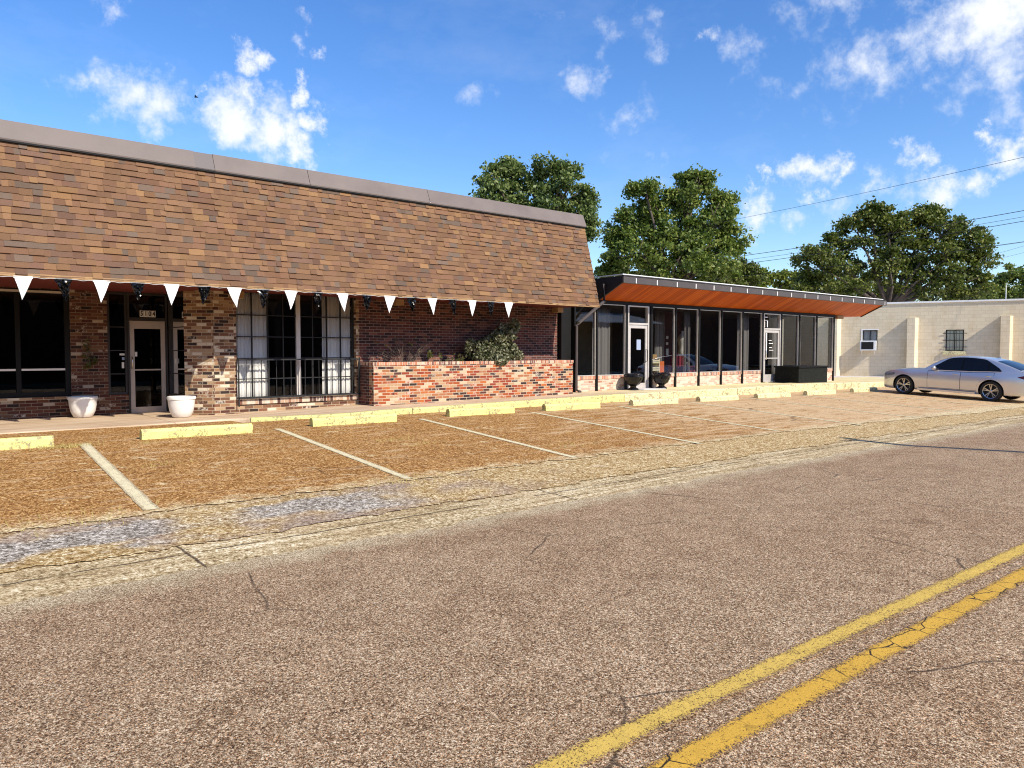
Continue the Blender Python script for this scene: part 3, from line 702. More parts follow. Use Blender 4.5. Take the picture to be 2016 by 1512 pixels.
# entrance: side light, door, glazed return
s1 = pane_set(B, 'sidelight', 3.975,4.36,YR+.03,.66,2.84,.045,mat='dark_bronze',gl='glass_dark',horis=(1.1,1.6,2.1),mw=.02)
for (a, b, z0, z1, m_) in ((4.21,4.31,1.495,1.535,'paper'),(4.255,4.305,1.395,1.455,'paper_blue'),(4.25,4.295,1.22,1.35,'paper')):
    MB().box(a,b,YR+.055,YR+.062,z0,z1).build('sticker', m_, s1)
tr = MB(); tr.box(4.36,4.40,YR-.02,YR+.12,.17,2.84).box(5.13,5.17,YR-.02,YR+.12,.17,2.84).box(4.40,5.13,YR-.02,YR+.10,2.25,2.31).box(4.40,5.13,YR-.02,YR+.10,2.79,2.84)
dfm = tr.build('door_frame', 'dark_bronze', B)
MB().box(4.40,5.13,YR+.03,YR+.04,2.31,2.79).build('transom_pane', 'glass_dark', dfm)
d = MB(); d.box(4.405,4.495,YR+.01,YR+.055,.215,2.24).box(5.035,5.125,YR+.01,YR+.055,.215,2.24).box(4.495,5.035,YR+.01,YR+.055,2.07,2.24).box(4.495,5.035,YR+.01,YR+.055,.215,.375).box(4.495,5.035,YR+.025,YR+.05,1.165,1.195)
do = d.build('door', 'alu_tan', B)
MB().box(4.495,5.035,YR+.03,YR+.036,.375,2.07).build('pane', 'glass_dark', do)
MB().tube([(4.435,YR+.01,1.22),(4.435,YR-.05,1.22),(4.435,YR-.05,1.46),(4.435,YR+.01,1.46)], .012, 8).build('handle', 'chrome', do, smooth=True)
MB().box(4.505,4.55,YR+.022,YR+.029,1.47,1.57).build('sticker', 'paper', do)
MB().box(4.36,5.17,YR-.10,YR+.06,.165,.21).build('threshold', 'alu', B)
# number plate 5104 in the transom: white tiles with dark figures
pl = MB()
for k in range(4): pl.box(4.612+k*.082,4.688+k*.082,YR-.012,YR-.004,2.325,2.465)
plo = pl.build('number_plate', 'paper', B)
for k, ch_ in enumerate('5104'):
    mt = Matrix.Translation((4.650+k*.082, YR-.015, 2.395)) @ Matrix.Rotation(math.pi/2, 4, 'X') @ Matrix.Diagonal((.85,1.05,1,1))
    text_mesh('house_number', ch_, .135, 'ink', plo, mt)
# glazed return on the right of the door
rb = MB(); rb.box(5.172,5.26,16.66,YR+.1,.0,.62); rb.build('return_base', 'brick_brown', B)
rt = MB(); rt.box(5.185,5.235,16.63,16.68,.62,2.84).box(5.185,5.235,YR-.06,YR-.01,.62,2.84).box(5.185,5.235,16.68,YR-.06,.62,.66).box(5.185,5.235,16.68,YR-.06,2.79,2.84)
for h in (1.1,1.6,2.1): rt.box(5.19,5.23,16.68,YR-.06,h-.01,h+.01)
rto = rt.build('sidelight', 'dark_bronze', B)
MB().quad((5.21,16.65,.63),(5.21,YR-.03,.63),(5.21,YR-.03,2.83),(5.21,16.65,2.83)).build('pane', 'glass_dark', rto)
MB().box(5.178,5.184,17.25,17.33,1.32,1.42).build('sticker', 'paper', rto)
# bay window with steel grid
hz = (.98,1.43,1.90,2.37); vx = [6.13+.355*k for k in range(1,8)]
bw = pane_set(B, 'window', 6.10,8.96,YB+.10,.545,2.98,.045,mat='black_iron',gl='glass_bay',verts=[vx[0],vx[1],vx[2],vx[4],vx[5],vx[6]],horis=hz,mw=.022,depth=.05)
MB().box(vx[3]-.05,vx[3]+.05,YB+.09,YB+.16,.59,2.93).build('mullion', 'alu', bw)
mg = MB()
for v in (vx[0],vx[1],vx[5],vx[6]): mg.box(v-.008,v+.008,YB+.092,YB+.10,.59,2.93)
for h in hz[1:]: mg.box(6.15,8.91,YB+.094,YB+.102,h-.006,h+.006)
mg.build('glazing_bar', 'black_iron', bw)
# iron guard rail in front of the bay window
ir = MB(); y0 = YB-.10
ir.box(6.10,8.99,y0-.012,y0+.012,1.385,1.415).box(6.10,8.99,y0-.012,y0+.012,.56,.585)
ir.box(6.09,6.115,y0-.012,y0+.012,.40,1.44).box(8.975,9.0,y0-.012,y0+.012,.50,1.44)
for sx_ in (6.103,8.988): ir.box(sx_-.01,sx_+.01,y0+.012,YB-.001,1.39,1.41).box(sx_-.01,sx_+.01,y0+.012,YB-.001,.565,.583)
k = 6.10
while k < 8.9:
    k += .168; ir.box(k-.006,k+.006,y0-.006,y0+.006,.585,1.385)
ir.build('window_guard', 'black_iron', B)
# rooms behind the glass
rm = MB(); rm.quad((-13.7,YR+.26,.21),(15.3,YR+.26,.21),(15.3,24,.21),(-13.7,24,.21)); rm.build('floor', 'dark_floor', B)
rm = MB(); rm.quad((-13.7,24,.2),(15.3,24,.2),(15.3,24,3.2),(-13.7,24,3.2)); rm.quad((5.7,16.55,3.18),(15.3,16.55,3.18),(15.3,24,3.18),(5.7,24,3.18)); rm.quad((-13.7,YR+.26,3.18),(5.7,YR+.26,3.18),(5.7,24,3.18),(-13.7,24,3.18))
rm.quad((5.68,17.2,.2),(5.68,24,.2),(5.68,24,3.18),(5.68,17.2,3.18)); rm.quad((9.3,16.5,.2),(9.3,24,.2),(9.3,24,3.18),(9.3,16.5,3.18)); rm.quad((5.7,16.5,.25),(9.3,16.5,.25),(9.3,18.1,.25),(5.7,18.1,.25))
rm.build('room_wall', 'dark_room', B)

# ------------------------------------------------------------------ things on the brick shop front
def curtain(name, label, group, x0, x1, y, z0, z1, mat, folds, amp=.04, taper=0.0, cat='curtain'):
    mb = MB(); n = folds*8
    for r in range(7):
        z = z0 + (z1-z0)*r/6; tt = 1-taper*(1-abs(r/6-.35)*1.2)
        for i in range(n+1):
            u = i/n; a = amp*(.7+.3*math.sin(i*.37)); xx = x0+(x1-x0)*u
            if taper: xm = (x0+x1)/2; xx = xm+(xx-xm)*tt
            mb.v.append((xx, y + a*math.sin(u*folds*2*math.pi + .3*math.sin(r)), z))
    for r in range(6):
        for i in range(n): k = r*(n+1)+i; mb.f.append((k, k+1, k+n+2, k+n+1))
    o = mb.build(name, mat, smooth=True); o.modifiers.new('cloth', 'SOLIDIFY').thickness = .004
    return tag(o, label, cat, group)
curtain('curtain', 'white floor length curtain at left side of the barred bay window', 'curtains in the bay window', 6.16, 6.86, YB+.21, .30, 2.96, 'curtain_white', 9, .02)
curtain('curtain', 'white floor length curtain at right side of the barred bay window', 'curtains in the bay window', 8.19, 8.92, YB+.21, .30, 2.96, 'curtain_white', 9, .02)

# pennant string
BN = thing('pennant_string', 'string of alternating white and black triangular pennants hung along the shingled eave', 'bunting', (7.2, 14.53, 2.78))
xs = [2.03 + .57*k for k in range(-3, 19)]
pts = []
for i, x in enumerate(xs):
    pts += [(x-.2, 14.525, 2.785), (x, 14.525, 2.788), (x+.2, 14.525, 2.785)]
    if i < len(xs)-1: pts.append((x+.285, 14.525, 2.772))
MB().tube(pts, .005, 5).build('string', 'string', BN)
for i, x in enumerate(xs):
    white = (i % 2 == 1)
    mb = MB(); n = 9; m_ = 12
    hw = .134 if white else random.uniform(.115,.135); L = (.37 if white else random.uniform(.30,.38)); tipx = random.uniform(-.035,.05)
    for r in range(m_+1):
        t = r/m_; hwid = hw*(1-t)**(1.0 if white else .85)
        for c in range(n+1):
            u = c/n*2-1; yy = (.022 if white else .018)*math.sin(u*2.3+t*3+i)*(1-t)
            if not white: yy += random.uniform(-.03,.03)
            mb.v.append((x + u*hwid*(1-.06*math.sin(i*1.7)**2) + tipx*t*t + (random.uniform(-.01,.01) if not white else 0), 14.522+yy-.004, 2.785 - t*L))
    for r in range(m_):
        for c in range(n): k = r*(n+1)+c; mb.f.append((k, k+1, k+n+2, k+n+1))
    mb.add([(x-hw,14.528,2.765),(x+hw,14.528,2.765),(x+hw,14.528,2.80),(x-hw,14.528,2.80)], [(0,1,2,3)])
    o = mb.build('pennant', 'white_pennant' if white else 'black_pennant', BN, smooth=white)
    o['label'] = 'smooth white pennant' if white else 'crumpled shiny black pennant'

# planter
PT = thing('brick_planter', 'long low planter of mixed red and cream brick before the maroon wall', 'planter', (12.3, 15.5, .3))
MB().wall((0,15.5,0),(1,0,0),(0,1,0),9.02,15.54,.1,1.25,[],.2).build('front_wall', 'brick_red', PT)
for a in (9.021,15.36): MB().box(a,a+.179,15.70,16.195,.1,1.25).build('end_wall', 'brick_maroon', PT)
MB().box(9.01,15.55,15.49,15.71,1.25,1.325).box(9.01,9.21,15.71,16.195,1.25,1.325).box(15.35,15.55,15.71,16.195,1.25,1.325).build('cap', 'brick_rowlock', PT)
MB().box(9.2,15.36,15.7,16.195,.3,1.18).build('soil', 'soil', PT)

def leaf_cloud(name, mat, centers, size, parent=None, aspect=1.7, up=.25, world=True):
    C = np.asarray(centers, dtype=np.float64); n = len(C)
    d = RNG.normal(size=(n,3)); d /= np.linalg.norm(d, axis=1, keepdims=True)
    nn = RNG.normal(size=(n,3)) + np.array([0,0,up]); nn -= (nn*d).sum(1, keepdims=True)*d; nn /= np.linalg.norm(nn, axis=1, keepdims=True)
    s = np.cross(nn, d); sz = size*RNG.uniform(.6,1.3,size=(n,1))
    a = C - d*sz*aspect/2; b = C + s*sz/2 + nn*sz*.1; c = C + d*sz*aspect/2; e = C - s*sz/2 + nn*sz*.1
    V = np.stack([a,b,c,e], axis=1).reshape(-1,3)
    if parent is not None and world: V = V - np.array(LOC[root_of(parent)])
    me = bpy.data.meshes.new(name); me.vertices.add(4*n); me.vertices.foreach_set('co', V.astype(np.float32).ravel())
    me.loops.add(4*n); me.loops.foreach_set('vertex_index', np.arange(4*n, dtype=np.int32))
    me.polygons.add(n); me.polygons.foreach_set('loop_start', np.arange(0,4*n,4, dtype=np.int32)); me.polygons.foreach_set('loop_total', np.full(n,4,dtype=np.int32))
    me.update(); me.validate(); me.materials.append(M[mat])
    o = bpy.data.objects.new(name, me); COL.objects.link(o)
    if parent is not None: o.parent = parent
    return o
def branchy(base, tips, r0, r1, jit=.06):
    mb = MB(); base = Vector(base)
    for t in tips:
        t = Vector(t); mid = base.lerp(t, .5) + Vector((random.uniform(-1,1),random.uniform(-1,1),random.uniform(-.3,1)))*jit
        mb.tube([base, base.lerp(mid, .6), mid, t], [r0, r0*.8, (r0+r1)/2, r1], 6)
    return mb
# shrub
SH = thing('shrub', 'leafy glossy shrub growing out of the red brick planter', 'shrub', (12.9, 15.95, 1.2))
lobes = [((12.75,15.85,1.62),(.55,.28,.34)),((13.05,15.85,1.85),(.42,.26,.30)),((13.25,15.8,2.15),(.28,.2,.2)),((12.35,15.85,1.6),(.42,.24,.28)),((13.35,15.85,1.6),(.38,.25,.3)),((12.05,15.8,1.75),(.14,.12,.16)),((12.8,15.75,1.38),(.65,.26,.2)),((13.6,15.8,1.45),(.25,.2,.2)),((13.45,15.62,2.28),(.16,.12,.2)),((13.3,15.65,2.05),(.24,.14,.2)),((12.9,15.62,1.95),(.2,.12,.14)),((12.85,15.5,1.30),(.25,.13,.1))]
cs = []; tips = []
for c, r in lobes:
    k = int(620*r[0]*r[2]/.12)+50
    q = RNG.normal(size=(k,3)); q /= np.linalg.norm(q,axis=1,keepdims=True); q *= RNG.uniform(.3,1,size=(k,1))**.5
    cs.append(np.array(c)+q*np.array(r)); tips.append(c)
cs = np.concatenate(cs); cs = cs[cs[:,1] < 16.15]
branchy((12.9,15.95,1.16), tips, .022, .006).build('branch', 'twig', SH, smooth=True)
leaf_cloud('leaves', 'leaf_shrub', cs, .055, SH, aspect=1.9)
# dry twig bush
TW = thing('dry_bush', 'bare twiggy bush with few leaves at left end of the brick planter', 'shrub', (10.15, 15.95, 1.18))
mb = MB(); lc = []
for i in range(34):
    a = random.uniform(-1.15, 1.15); ln = random.uniform(.4, .95); by = random.uniform(-.1, .1)
    p0 = Vector((10.15+random.uniform(-.08,.08), 15.92+by, 1.17)); p1 = p0 + Vector((math.sin(a)*ln*.55, random.uniform(-.08,.06), math.cos(a)*ln*.55)); p2 = p1 + Vector((math.sin(a*1.2)*ln*.5, random.uniform(-.05,.05), math.cos(a*1.15)*ln*.4))
    mb.tube([p0,p1,p2], [.0045,.0035,.002], 5)
    for k in range(2):
        q = p1.lerp(p2, random.random()); e = q + Vector((random.uniform(-.2,.2),random.uniform(-.05,.05),random.uniform(.0,.18))); mb.tube([q,e],[.0035,.002],4); lc.append(tuple(e))
mb.build('branch', 'twig', TW)
leaf_cloud('leaves', 'leaf_olive', [p for p in lc if random.random() < .55] + [(10.85+random.uniform(-.08,.08),15.85,1.5+random.uniform(-.1,.1)) for _ in range(30)], .045, TW)
# small weeds further along the planter
WD = thing('weed', 'small flowering weed in the brick planter between twiggy bush and shrub', 'plant', (11.55, 15.9, 1.18))
mb = MB(); lc = []
for i in range(16):
    p0 = Vector((11.55+random.uniform(-.3,.3),15.9,1.17)); p1 = p0+Vector((random.uniform(-.12,.12),random.uniform(-.08,.05),random.uniform(.12,.38))); mb.tube([p0,p1],[.005,.002],4)
    for k in range(9): lc.append(tuple(p0.lerp(p1, random.uniform(.3,1))+Vector((random.uniform(-.05,.05),random.uniform(-.04,.04),random.uniform(-.03,.03)))))
mb.build('stem', 'twig', WD); leaf_cloud('leaves', 'leaf_olive', lc, .04, WD)
# wall flowers on the pier
WF = thing('dried_flower_hanging', 'dried flower spray hanging on the brick pier beside the door', 'wall decoration', (3.62, 17.76, 1.6))
mb = MB(); lc = []
for i in range(14):
    p0 = Vector((3.60,17.78,1.62)); p1 = p0+Vector((random.uniform(-.13,.17),-.03,random.uniform(-.42,.36))); mb.tube([p0,p0.lerp(p1,.5)+Vector((random.uniform(-.04,.04),-.02,0)),p1],[.005,.004,.003],5)
    for k in range(7): lc.append(tuple(p1+Vector((random.uniform(-.05,.05),random.uniform(-.03,.0),random.uniform(-.06,.06)))))
mb.build('stem', 'twig', WF); leaf_cloud('flowers', 'leaf_olive', lc, .04, WF)

# white pots
def white_pot(loc, label):
    t = thing('flower_pot', label, 'flower pot', loc, 'white pots by the shop door')
    pr = [(.0,0),(.155,0),(.175,.01),(.225,.12),(.250,.25),(.258,.34),(.262,.365),(.275,.37),(.278,.41),(.270,.425),(.245,.425),(.240,.37)]
    MB().lathe(pr, 40).build('pot', 'white_pot', t, smooth=True, world=False, angle=40)
    MB().lathe([(.243,.375),(.12,.39),(.0,.385)], 24, jit=.01).build('soil', 'soil', t, world=False)
    return t
p1 = white_pot((3.42,17.50,z_walk(3.4)+.018), 'round white flower pot in the shade under the brick pier')
p2 = dup(p1, (4.96,16.22,z_walk(5)+.005), 'round white flower pot in the sun right of the 5104 door')

# ------------------------------------------------------------------ glass storefront building with cedar canopy (right)
S = thing('glass_storefront_building', 'low glass fronted shop with orange cedar canopy and cream brick base', 'building', (24.0, 16.0, .33))
YS = 16.0
MX = [16.08,17.04,18.40,19.65,20.90,22.21,23.55,24.91,26.26,27.61,28.97,30.37,31.85]
SILL, HEAD = .83, 3.03
# canopy roof slab with raked soffit
MB().prism([(17.16,15.06,3.62),(17.16,15.06,3.80),(17.16,27,3.80),(17.16,27,3.14),(17.16,16.0,3.14)], (17.22,0,0)).build('roof', 'gravel_roof', S)
MB().prism([(15.7,16.05,3.14),(15.7,16.05,3.72),(15.7,27,3.72),(15.7,27,3.14)], (1.455,0,0)).build('roof', 'dark_bronze', S)
ncan = MB()
ncan.quad((17.17,16.0,3.128),(34.37,16.0,3.128),(34.37,15.065,3.588),(17.17,15.065,3.588)); ncan.build('soffit', 'cedar', S)
ncan = MB(); ncan.quad((31.9,16.0,3.126),(34.37,16.0,3.126),(34.37,27,3.126),(31.9,27,3.126)); ncan.build('soffit', 'cedar', S)
# fascia / gutter
MB().box(17.10,34.62,14.97,15.055,3.585,3.79).build('gutter', 'bronze', S, bevel=.01)
MB().box(17.10,17.155,15.055,17.5,3.585,3.79).build('fascia', 'dark_bronze', S); MB().box(34.385,34.44,15.055,27,3.585,3.79).build('fascia', 'dark_bronze', S)
MB().box(17.08,34.5,14.955,15.03,3.79,3.825).build('drip_edge', 'dark_bronze', S)
MB().box(17.08,34.3,14.99,15.09,3.825,3.855).box(17.08,17.16,15.0901,27,3.825,3.85).build('roof_edge', 'white_edge', S)
for k in range(18):
    x = 17.65+k*.985; MB().box(x-.018,x+.018,14.955,14.969,3.60,3.75).build('gutter_bracket', 'white_metal', S)
MB().prism([(17.105,15.06,3.585),(17.105,16.0,3.115),(17.105,17.6,3.115),(17.105,17.6,3.585)], (.052,0,0)).build('canopy_end_board', 'dark_bronze', S)
MB().prism([(34.335,15.07,3.585),(34.335,16.0,3.125),(34.335,16.0,3.09),(34.335,15.03,3.555)], (.05,0,0)).build('canopy_end_board', 'dark_bronze', S)
MB().box(32.2,32.75,16.0,16.4,2.98,3.12).build('soffit_block', 'tan_board', S)
# downspout from the gutter back to the wall and down
MB().tube([(17.06,15.70,3.60),(17.06,15.70,3.08),(16.16,15.87,2.42),(16.08,15.90,2.32),(16.08,15.90,.44),(16.05,15.70,.38)], .048, 8).build('downspout', 'bronze', S, smooth=True, angle=40)
# header beam
MB().box(16.0,31.95,15.96,16.12,3.03,3.125).build('header', 'black_trim', S)
MB().box(15.62,16.02,16.06,16.3,.2,3.13).build('corner_panel', 'black_trim', S)
# brick base and sills by bay
for i in range(12):
    a, b = MX[i], MX[i+1]
    if i in (2, 8): continue
    zb = .15
    MB().box(a+.03,b-.03,YS+.01,YS+.2,zb,.725).build('base_wall', 'brick_cream', S)
    MB().box(a+.03,b-.03,YS-.01,YS+.21,.725,SILL-.005).build('base_cap', 'brick_rowlock', S)
for i, x in enumerate(MX):
    if i in (2, 3, 8, 9): MB().box(x-.045,x+.045,YS-.03,YS+.12,.15,3.03).build('mullion', 'black_trim', S)
    else: MB().box(x-.032,x+.032,YS-.05,YS+.10,.15,3.03).build('mullion', 'black_trim', S)
for i in range(12):
    a, b = MX[i]+.045, MX[i+1]-.045
    if i in (2, 8): continue
    f = MB(); f.box(a,a+.012,YS-.015,YS+.05,SILL,HEAD-.005).box(b-.014,b,YS-.015,YS+.05,SILL,HEAD-.005).box(a+.012,b-.014,YS-.015,YS+.05,SILL,SILL+.022).box(a+.012,b-.014,YS-.015,YS+.05,HEAD-.025,HEAD-.005)
    fo = f.build('window', 'alu', S)
    MB().quad((a+.01,YS+.03,SILL+.01),(b-.01,YS+.03,SILL+.01),(b-.01,YS+.03,HEAD-.01),(a+.01,YS+.03,HEAD-.01)).build('pane', 'glass', fo)
def shop_door(a, b, top, hx, bottom, mid):
    zt = z_walk(a)+.03
    fr = MB(); fr.box(a,a+.05,YS-.03,YS+.09,zt-.02,HEAD-.005).box(b-.05,b,YS-.03,YS+.09,zt-.02,HEAD-.005).box(a+.05,b-.05,YS-.03,YS+.09,top,top+.06).box(a+.05,b-.05,YS-.03,YS+.09,HEAD-.04,HEAD-.005)
    fro = fr.build('door_frame', 'alu', S)
    MB().quad((a+.05,YS+.04,top+.06),(b-.05,YS+.04,top+.06),(b-.05,YS+.04,HEAD-.04),(a+.05,YS+.04,HEAD-.04)).build('pane', 'glass', fro)
    a2, b2 = a+.06, b-.06
    d = MB(); d.box(a2,a2+.09,YS-.005,YS+.045,zt,top-.01).box(b2-.09,b2,YS-.005,YS+.045,zt,top-.01).box(a2+.09,b2-.09,YS-.005,YS+.045,top-.11,top-.01).box(a2+.09,b2-.09,YS-.005,YS+.045,zt,zt+bottom)
    if mid: d.box(a2+.09,b2-.09,YS+.0,YS+.04,1.28,1.32)
    dd = d.build('door', 'alu', S)
    MB().quad((a2+.08,YS+.02,zt+bottom-.01),(b2-.08,YS+.02,zt+bottom-.01),(b2-.08,YS+.02,top-.1),(a2+.08,YS+.02,top-.1)).build('pane', 'glass', dd)
    MB().tube([(hx,YS-.005,1.25),(hx,YS-.07,1.25),(hx,YS-.07,1.62),(hx,YS-.005,1.62)], .014, 8).build('handle', 'black_trim' if not mid else 'chrome', dd, smooth=True)
    MB().box(a,b,YS-.12,YS+.1,zt-.06,zt-.005).build('threshold', 'alu', S)
    return dd
d1 = shop_door(18.47, 19.50, 2.42, 19.37, .16, False)
d2 = shop_door(26.33, 27.54, 2.40, 26.47, .28, True)
MB().box(19.50,19.60,YS,YS+.05,.36,HEAD-.01).build('door_jamb', 'black_trim', S)
MB().box(18.93,19.13,YS+.008,YS+.014,1.62,1.95).build('notice', 'paper_blue', d1)
for (x0, x1, z0, z1) in ((26.56,26.62,1.25,2.28),(26.74,26.95,1.98,2.0),(26.76,27.05,1.86,1.885),(26.78,26.98,1.70,1.725),(26.78,27.08,1.60,1.62)):
    MB().box(x0,x1,YS+.008,YS+.014,z0,z1).build('notice', 'paper', d2)
nt = MB(); nt.box(26.42,26.70,YS+.028,YS+.034,2.86,2.90).box(26.42,26.70,YS+.028,YS+.034,2.74,2.78).box(26.64,26.70,YS+.028,YS+.034,2.50,2.74).box(26.42,26.5,YS+.028,YS+.034,2.5,2.70).build('notice', 'paper', S)
# right end: glazed return and solid side
zr = 31.87
MB().box(zr-.03,zr+.03,16.95,18.25,.8,3.02).box(zr-.03,zr+.03,18.72,20.3,.8,3.02).build('end_panel', 'black_trim', S)
ends = MB()
for y in (16.15,16.9,18.25,18.66,20.3): ends.box(zr-.05,zr+.04,y,y+.06,.15,3.1)
ends.box(zr-.05,zr+.04,16.2,20.3,3.02,3.12)
eo = ends.build('mullion', 'black_trim', S)
MB().box(zr-.06,zr+.06,16.2,20.3,.15,.8).build('base_wall', 'brick_cream', S)
MB().quad((zr,16.2,.8),(zr,20.3,.8),(zr,20.3,3.02),(zr,16.2,3.02)).build('pane', 'glass', S)
MB().box(zr-.2,zr,20.36,27,.1,3.13).box(16.0,16.2,16.31,27,.1,3.13).box(16.2,31.67,26.8,27,.1,3.13).build('wall', 'block', S)
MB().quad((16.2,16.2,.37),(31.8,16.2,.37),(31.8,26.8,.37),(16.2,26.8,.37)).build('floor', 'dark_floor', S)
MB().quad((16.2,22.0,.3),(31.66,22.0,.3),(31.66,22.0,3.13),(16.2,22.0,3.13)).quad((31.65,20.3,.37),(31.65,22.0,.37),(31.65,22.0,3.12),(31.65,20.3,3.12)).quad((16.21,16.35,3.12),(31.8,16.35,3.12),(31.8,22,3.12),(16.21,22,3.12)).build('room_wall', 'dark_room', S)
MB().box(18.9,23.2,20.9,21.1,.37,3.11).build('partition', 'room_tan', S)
MB().box(23.35,24.7,18.6,18.75,.37,3.11).build('partition', 'maroon_wall', S)
rv = thing('roof_vent', 'long low dark vent lying on the flat roof behind the cedar canopy', 'roof vent', (29.5,19.0,3.8))
MB().box(26.9,30.9,18.9,19.2,3.90,4.02).build('duct', 'dark_bronze', rv)
mb = MB()
for x in (27.2,29.0,30.7): mb.box(x,x+.08,18.95,19.1,3.79,3.90)
mb.build('foot', 'dark_bronze', rv)
MB().box(29.8,31.0,18.86,19.24,4.02,4.06).build('cap', 'alu', rv)

# shop contents visible through the glass
cg = 'grey curtains in the glass storefront'
for (x0, x1, y, lab, tp) in ((17.45,18.25,16.55,'grey curtain behind the pane left of the first storefront door',0),
                         (21.45,21.95,17.3,'grey curtain gathered near the tan partition in the storefront',0),
                         (22.0,22.3,16.45,'narrow grey curtain behind the dark post over the car reflection',0),
                         (25.35,26.1,16.5,'grey curtain left of the second storefront door',0),
                         (27.75,28.4,16.45,'grey curtain right of the second storefront door',0),
                         (30.55,30.95,17.0,'grey tied curtain near the right corner of the storefront',.35)):
    curtain('curtain', lab, cg, x0, x1, y, .4, 3.0, 'curtain_grey', 5, .04, tp)
bust = thing('mannequin_torso', 'white mannequin torso on a stand behind the storefront glass', 'mannequin', (22.62,17.0,.37))
MB().lathe([(.0,1.02),(.12,1.03),(.15,1.12),(.13,1.28),(.12,1.36),(.15,1.5),(.17,1.62),(.16,1.72),(.10,1.80),(.05,1.84),(.045,1.93),(.0,1.94)], 20).build('torso', 'plaster', bust, smooth=True, world=False)
MB().tube([(0,0,.02),(0,0,1.04)], .02, 8).lathe([(.0,0),(.18,0),(.18,.02),(.0,.03)], 16).build('stand', 'black_iron', bust, world=False)
ch = thing('armchair', 'dark red high backed armchair inside the glass storefront', 'chair', (23.35,17.4,.37))
MB().box(-.35,.35,-.3,.3,.25,.5).build('seat', 'red_cloth', ch, world=False, bevel=.04)
MB().box(-.35,.35,.3,.45,.25,1.15).build('backrest', 'red_cloth', ch, world=False, bevel=.05)
for sgn in (-1, 1):
    MB().box(sgn*.42-.06,sgn*.42+.06,-.3,.45,.0,.65).build('arm', 'red_cloth', ch, world=False, bevel=.03)
for (z, h, k) in ((2.05,.11,'upper'),(1.82,.10,'middle'),(1.42,.25,'lower')):
    tag(MB().box(23.72,23.84 if k != 'lower' else 23.86,18.575,18.595,z,z+h).build('paper_notice', 'paper'), {'upper':'topmost small white paper on the dark maroon partition in the shop','middle':'middle small white paper on the dark maroon partition in the shop','lower':'tall white paper lowest on the dark maroon partition in the shop'}[k], 'paper')
rack = thing('slatted_crate', 'cream slatted wooden crate standing on end behind the glass beside first door', 'crate', (20.3,16.5,.37))
rb = MB()
for z in (.40,.55,.62,.80,.86): rb.box(-.24,.24,-.15,.15,z,z+.05)
rb.box(-.24,-.2,-.148,.148,.0,.95).box(.2,.24,-.148,.148,.0,.95); rb.build('frame', 'cream_wood', rack, world=False)
MB().box(-.2,.2,-.05,.05,.95,1.1).build('basket', 'tan_board', rack, world=False)
lad = thing('leaning_board', 'striped narrow board leaning against the glass right of first storefront door', 'board', (19.95,16.35,.37))
MB().bar((-.12,-.1,1.75),(.16,.15,.45),.09,.03).build('board', 'plaster', lad, world=False)
MB().bar((-.04,-.1,1.75),(.24,.15,.45),.06,.028).build('trim', 'black_trim', lad, world=False)
orr = thing('folding_chair', 'orange seated folding chair beside the curtain in the storefront', 'chair', (21.25,16.9,.37))
MB().box(-.2,.2,-.02,.02,.42,.85).build('backrest', 'orange_cloth', orr, world=False, bevel=.01)
MB().box(-.2,.2,-.42,-.02,.40,.44).build('seat', 'orange_cloth', orr, world=False, bevel=.01)
for (x, y) in ((-.18,-.4),(.18,-.4),(-.18,0),(.18,0)): MB().tube([(x,y,0),(x,y,.42)],.012,6).build('leg', 'chrome', orr, world=False)

# urns wrapped in black plastic
def urn(loc, label, seed):
    random.seed(seed)
    t = thing('wrapped_urn', label, 'urn', loc, 'black plastic wrapped urns by the door')
    MB().lathe([(.0,0),(.17,.0),(.16,.05),(.09,.09),(.10,.13),(.2,.2),(.27,.32),(.29,.42),(.275,.50),(.2,.53),(.0,.515)], 26, jit=.055).build('bag', 'bag', t, world=False)
    MB().lathe([(.275,.43),(.30,.44),(.30,.48),(.28,.49)], 26, jit=.05).build('rim', 'bag', t, world=False)
    return t
urn((18.32,15.62,z_walk(18)), 'black plastic wrapped urn left of the first storefront door', 3)
urn((19.72,15.62,z_walk(19)), 'black plastic wrapped urn right of the first storefront door', 5)
random.seed(21)
bx = thing('black_planter_box', 'large rectangular black pebbled planter box under the right storefront windows', 'planter', (27.9,15.3,z_walk(28)))
MB().box(27.02,29.22,14.90,15.88,.33,.94).build('body', 'speckle_black', bx)
MB().box(26.98,29.26,14.86,15.92,.94,1.0).build('rim', 'black_trim', bx)
mt = MB(); mt.box(26.5,27.7,15.2,15.85,z_walk(27)+.003,z_walk(27)+.02)
tag(mt.build('door_mat', 'black_trim'), 'black mat on the walk before the second storefront door', 'door mat')
tag(MB().box(18.5,19.6,15.35,15.85,z_walk(19)+.003,z_walk(19)+.02).build('door_mat', 'plaster'), 'pale mat between the two black wrapped urns', 'door mat')

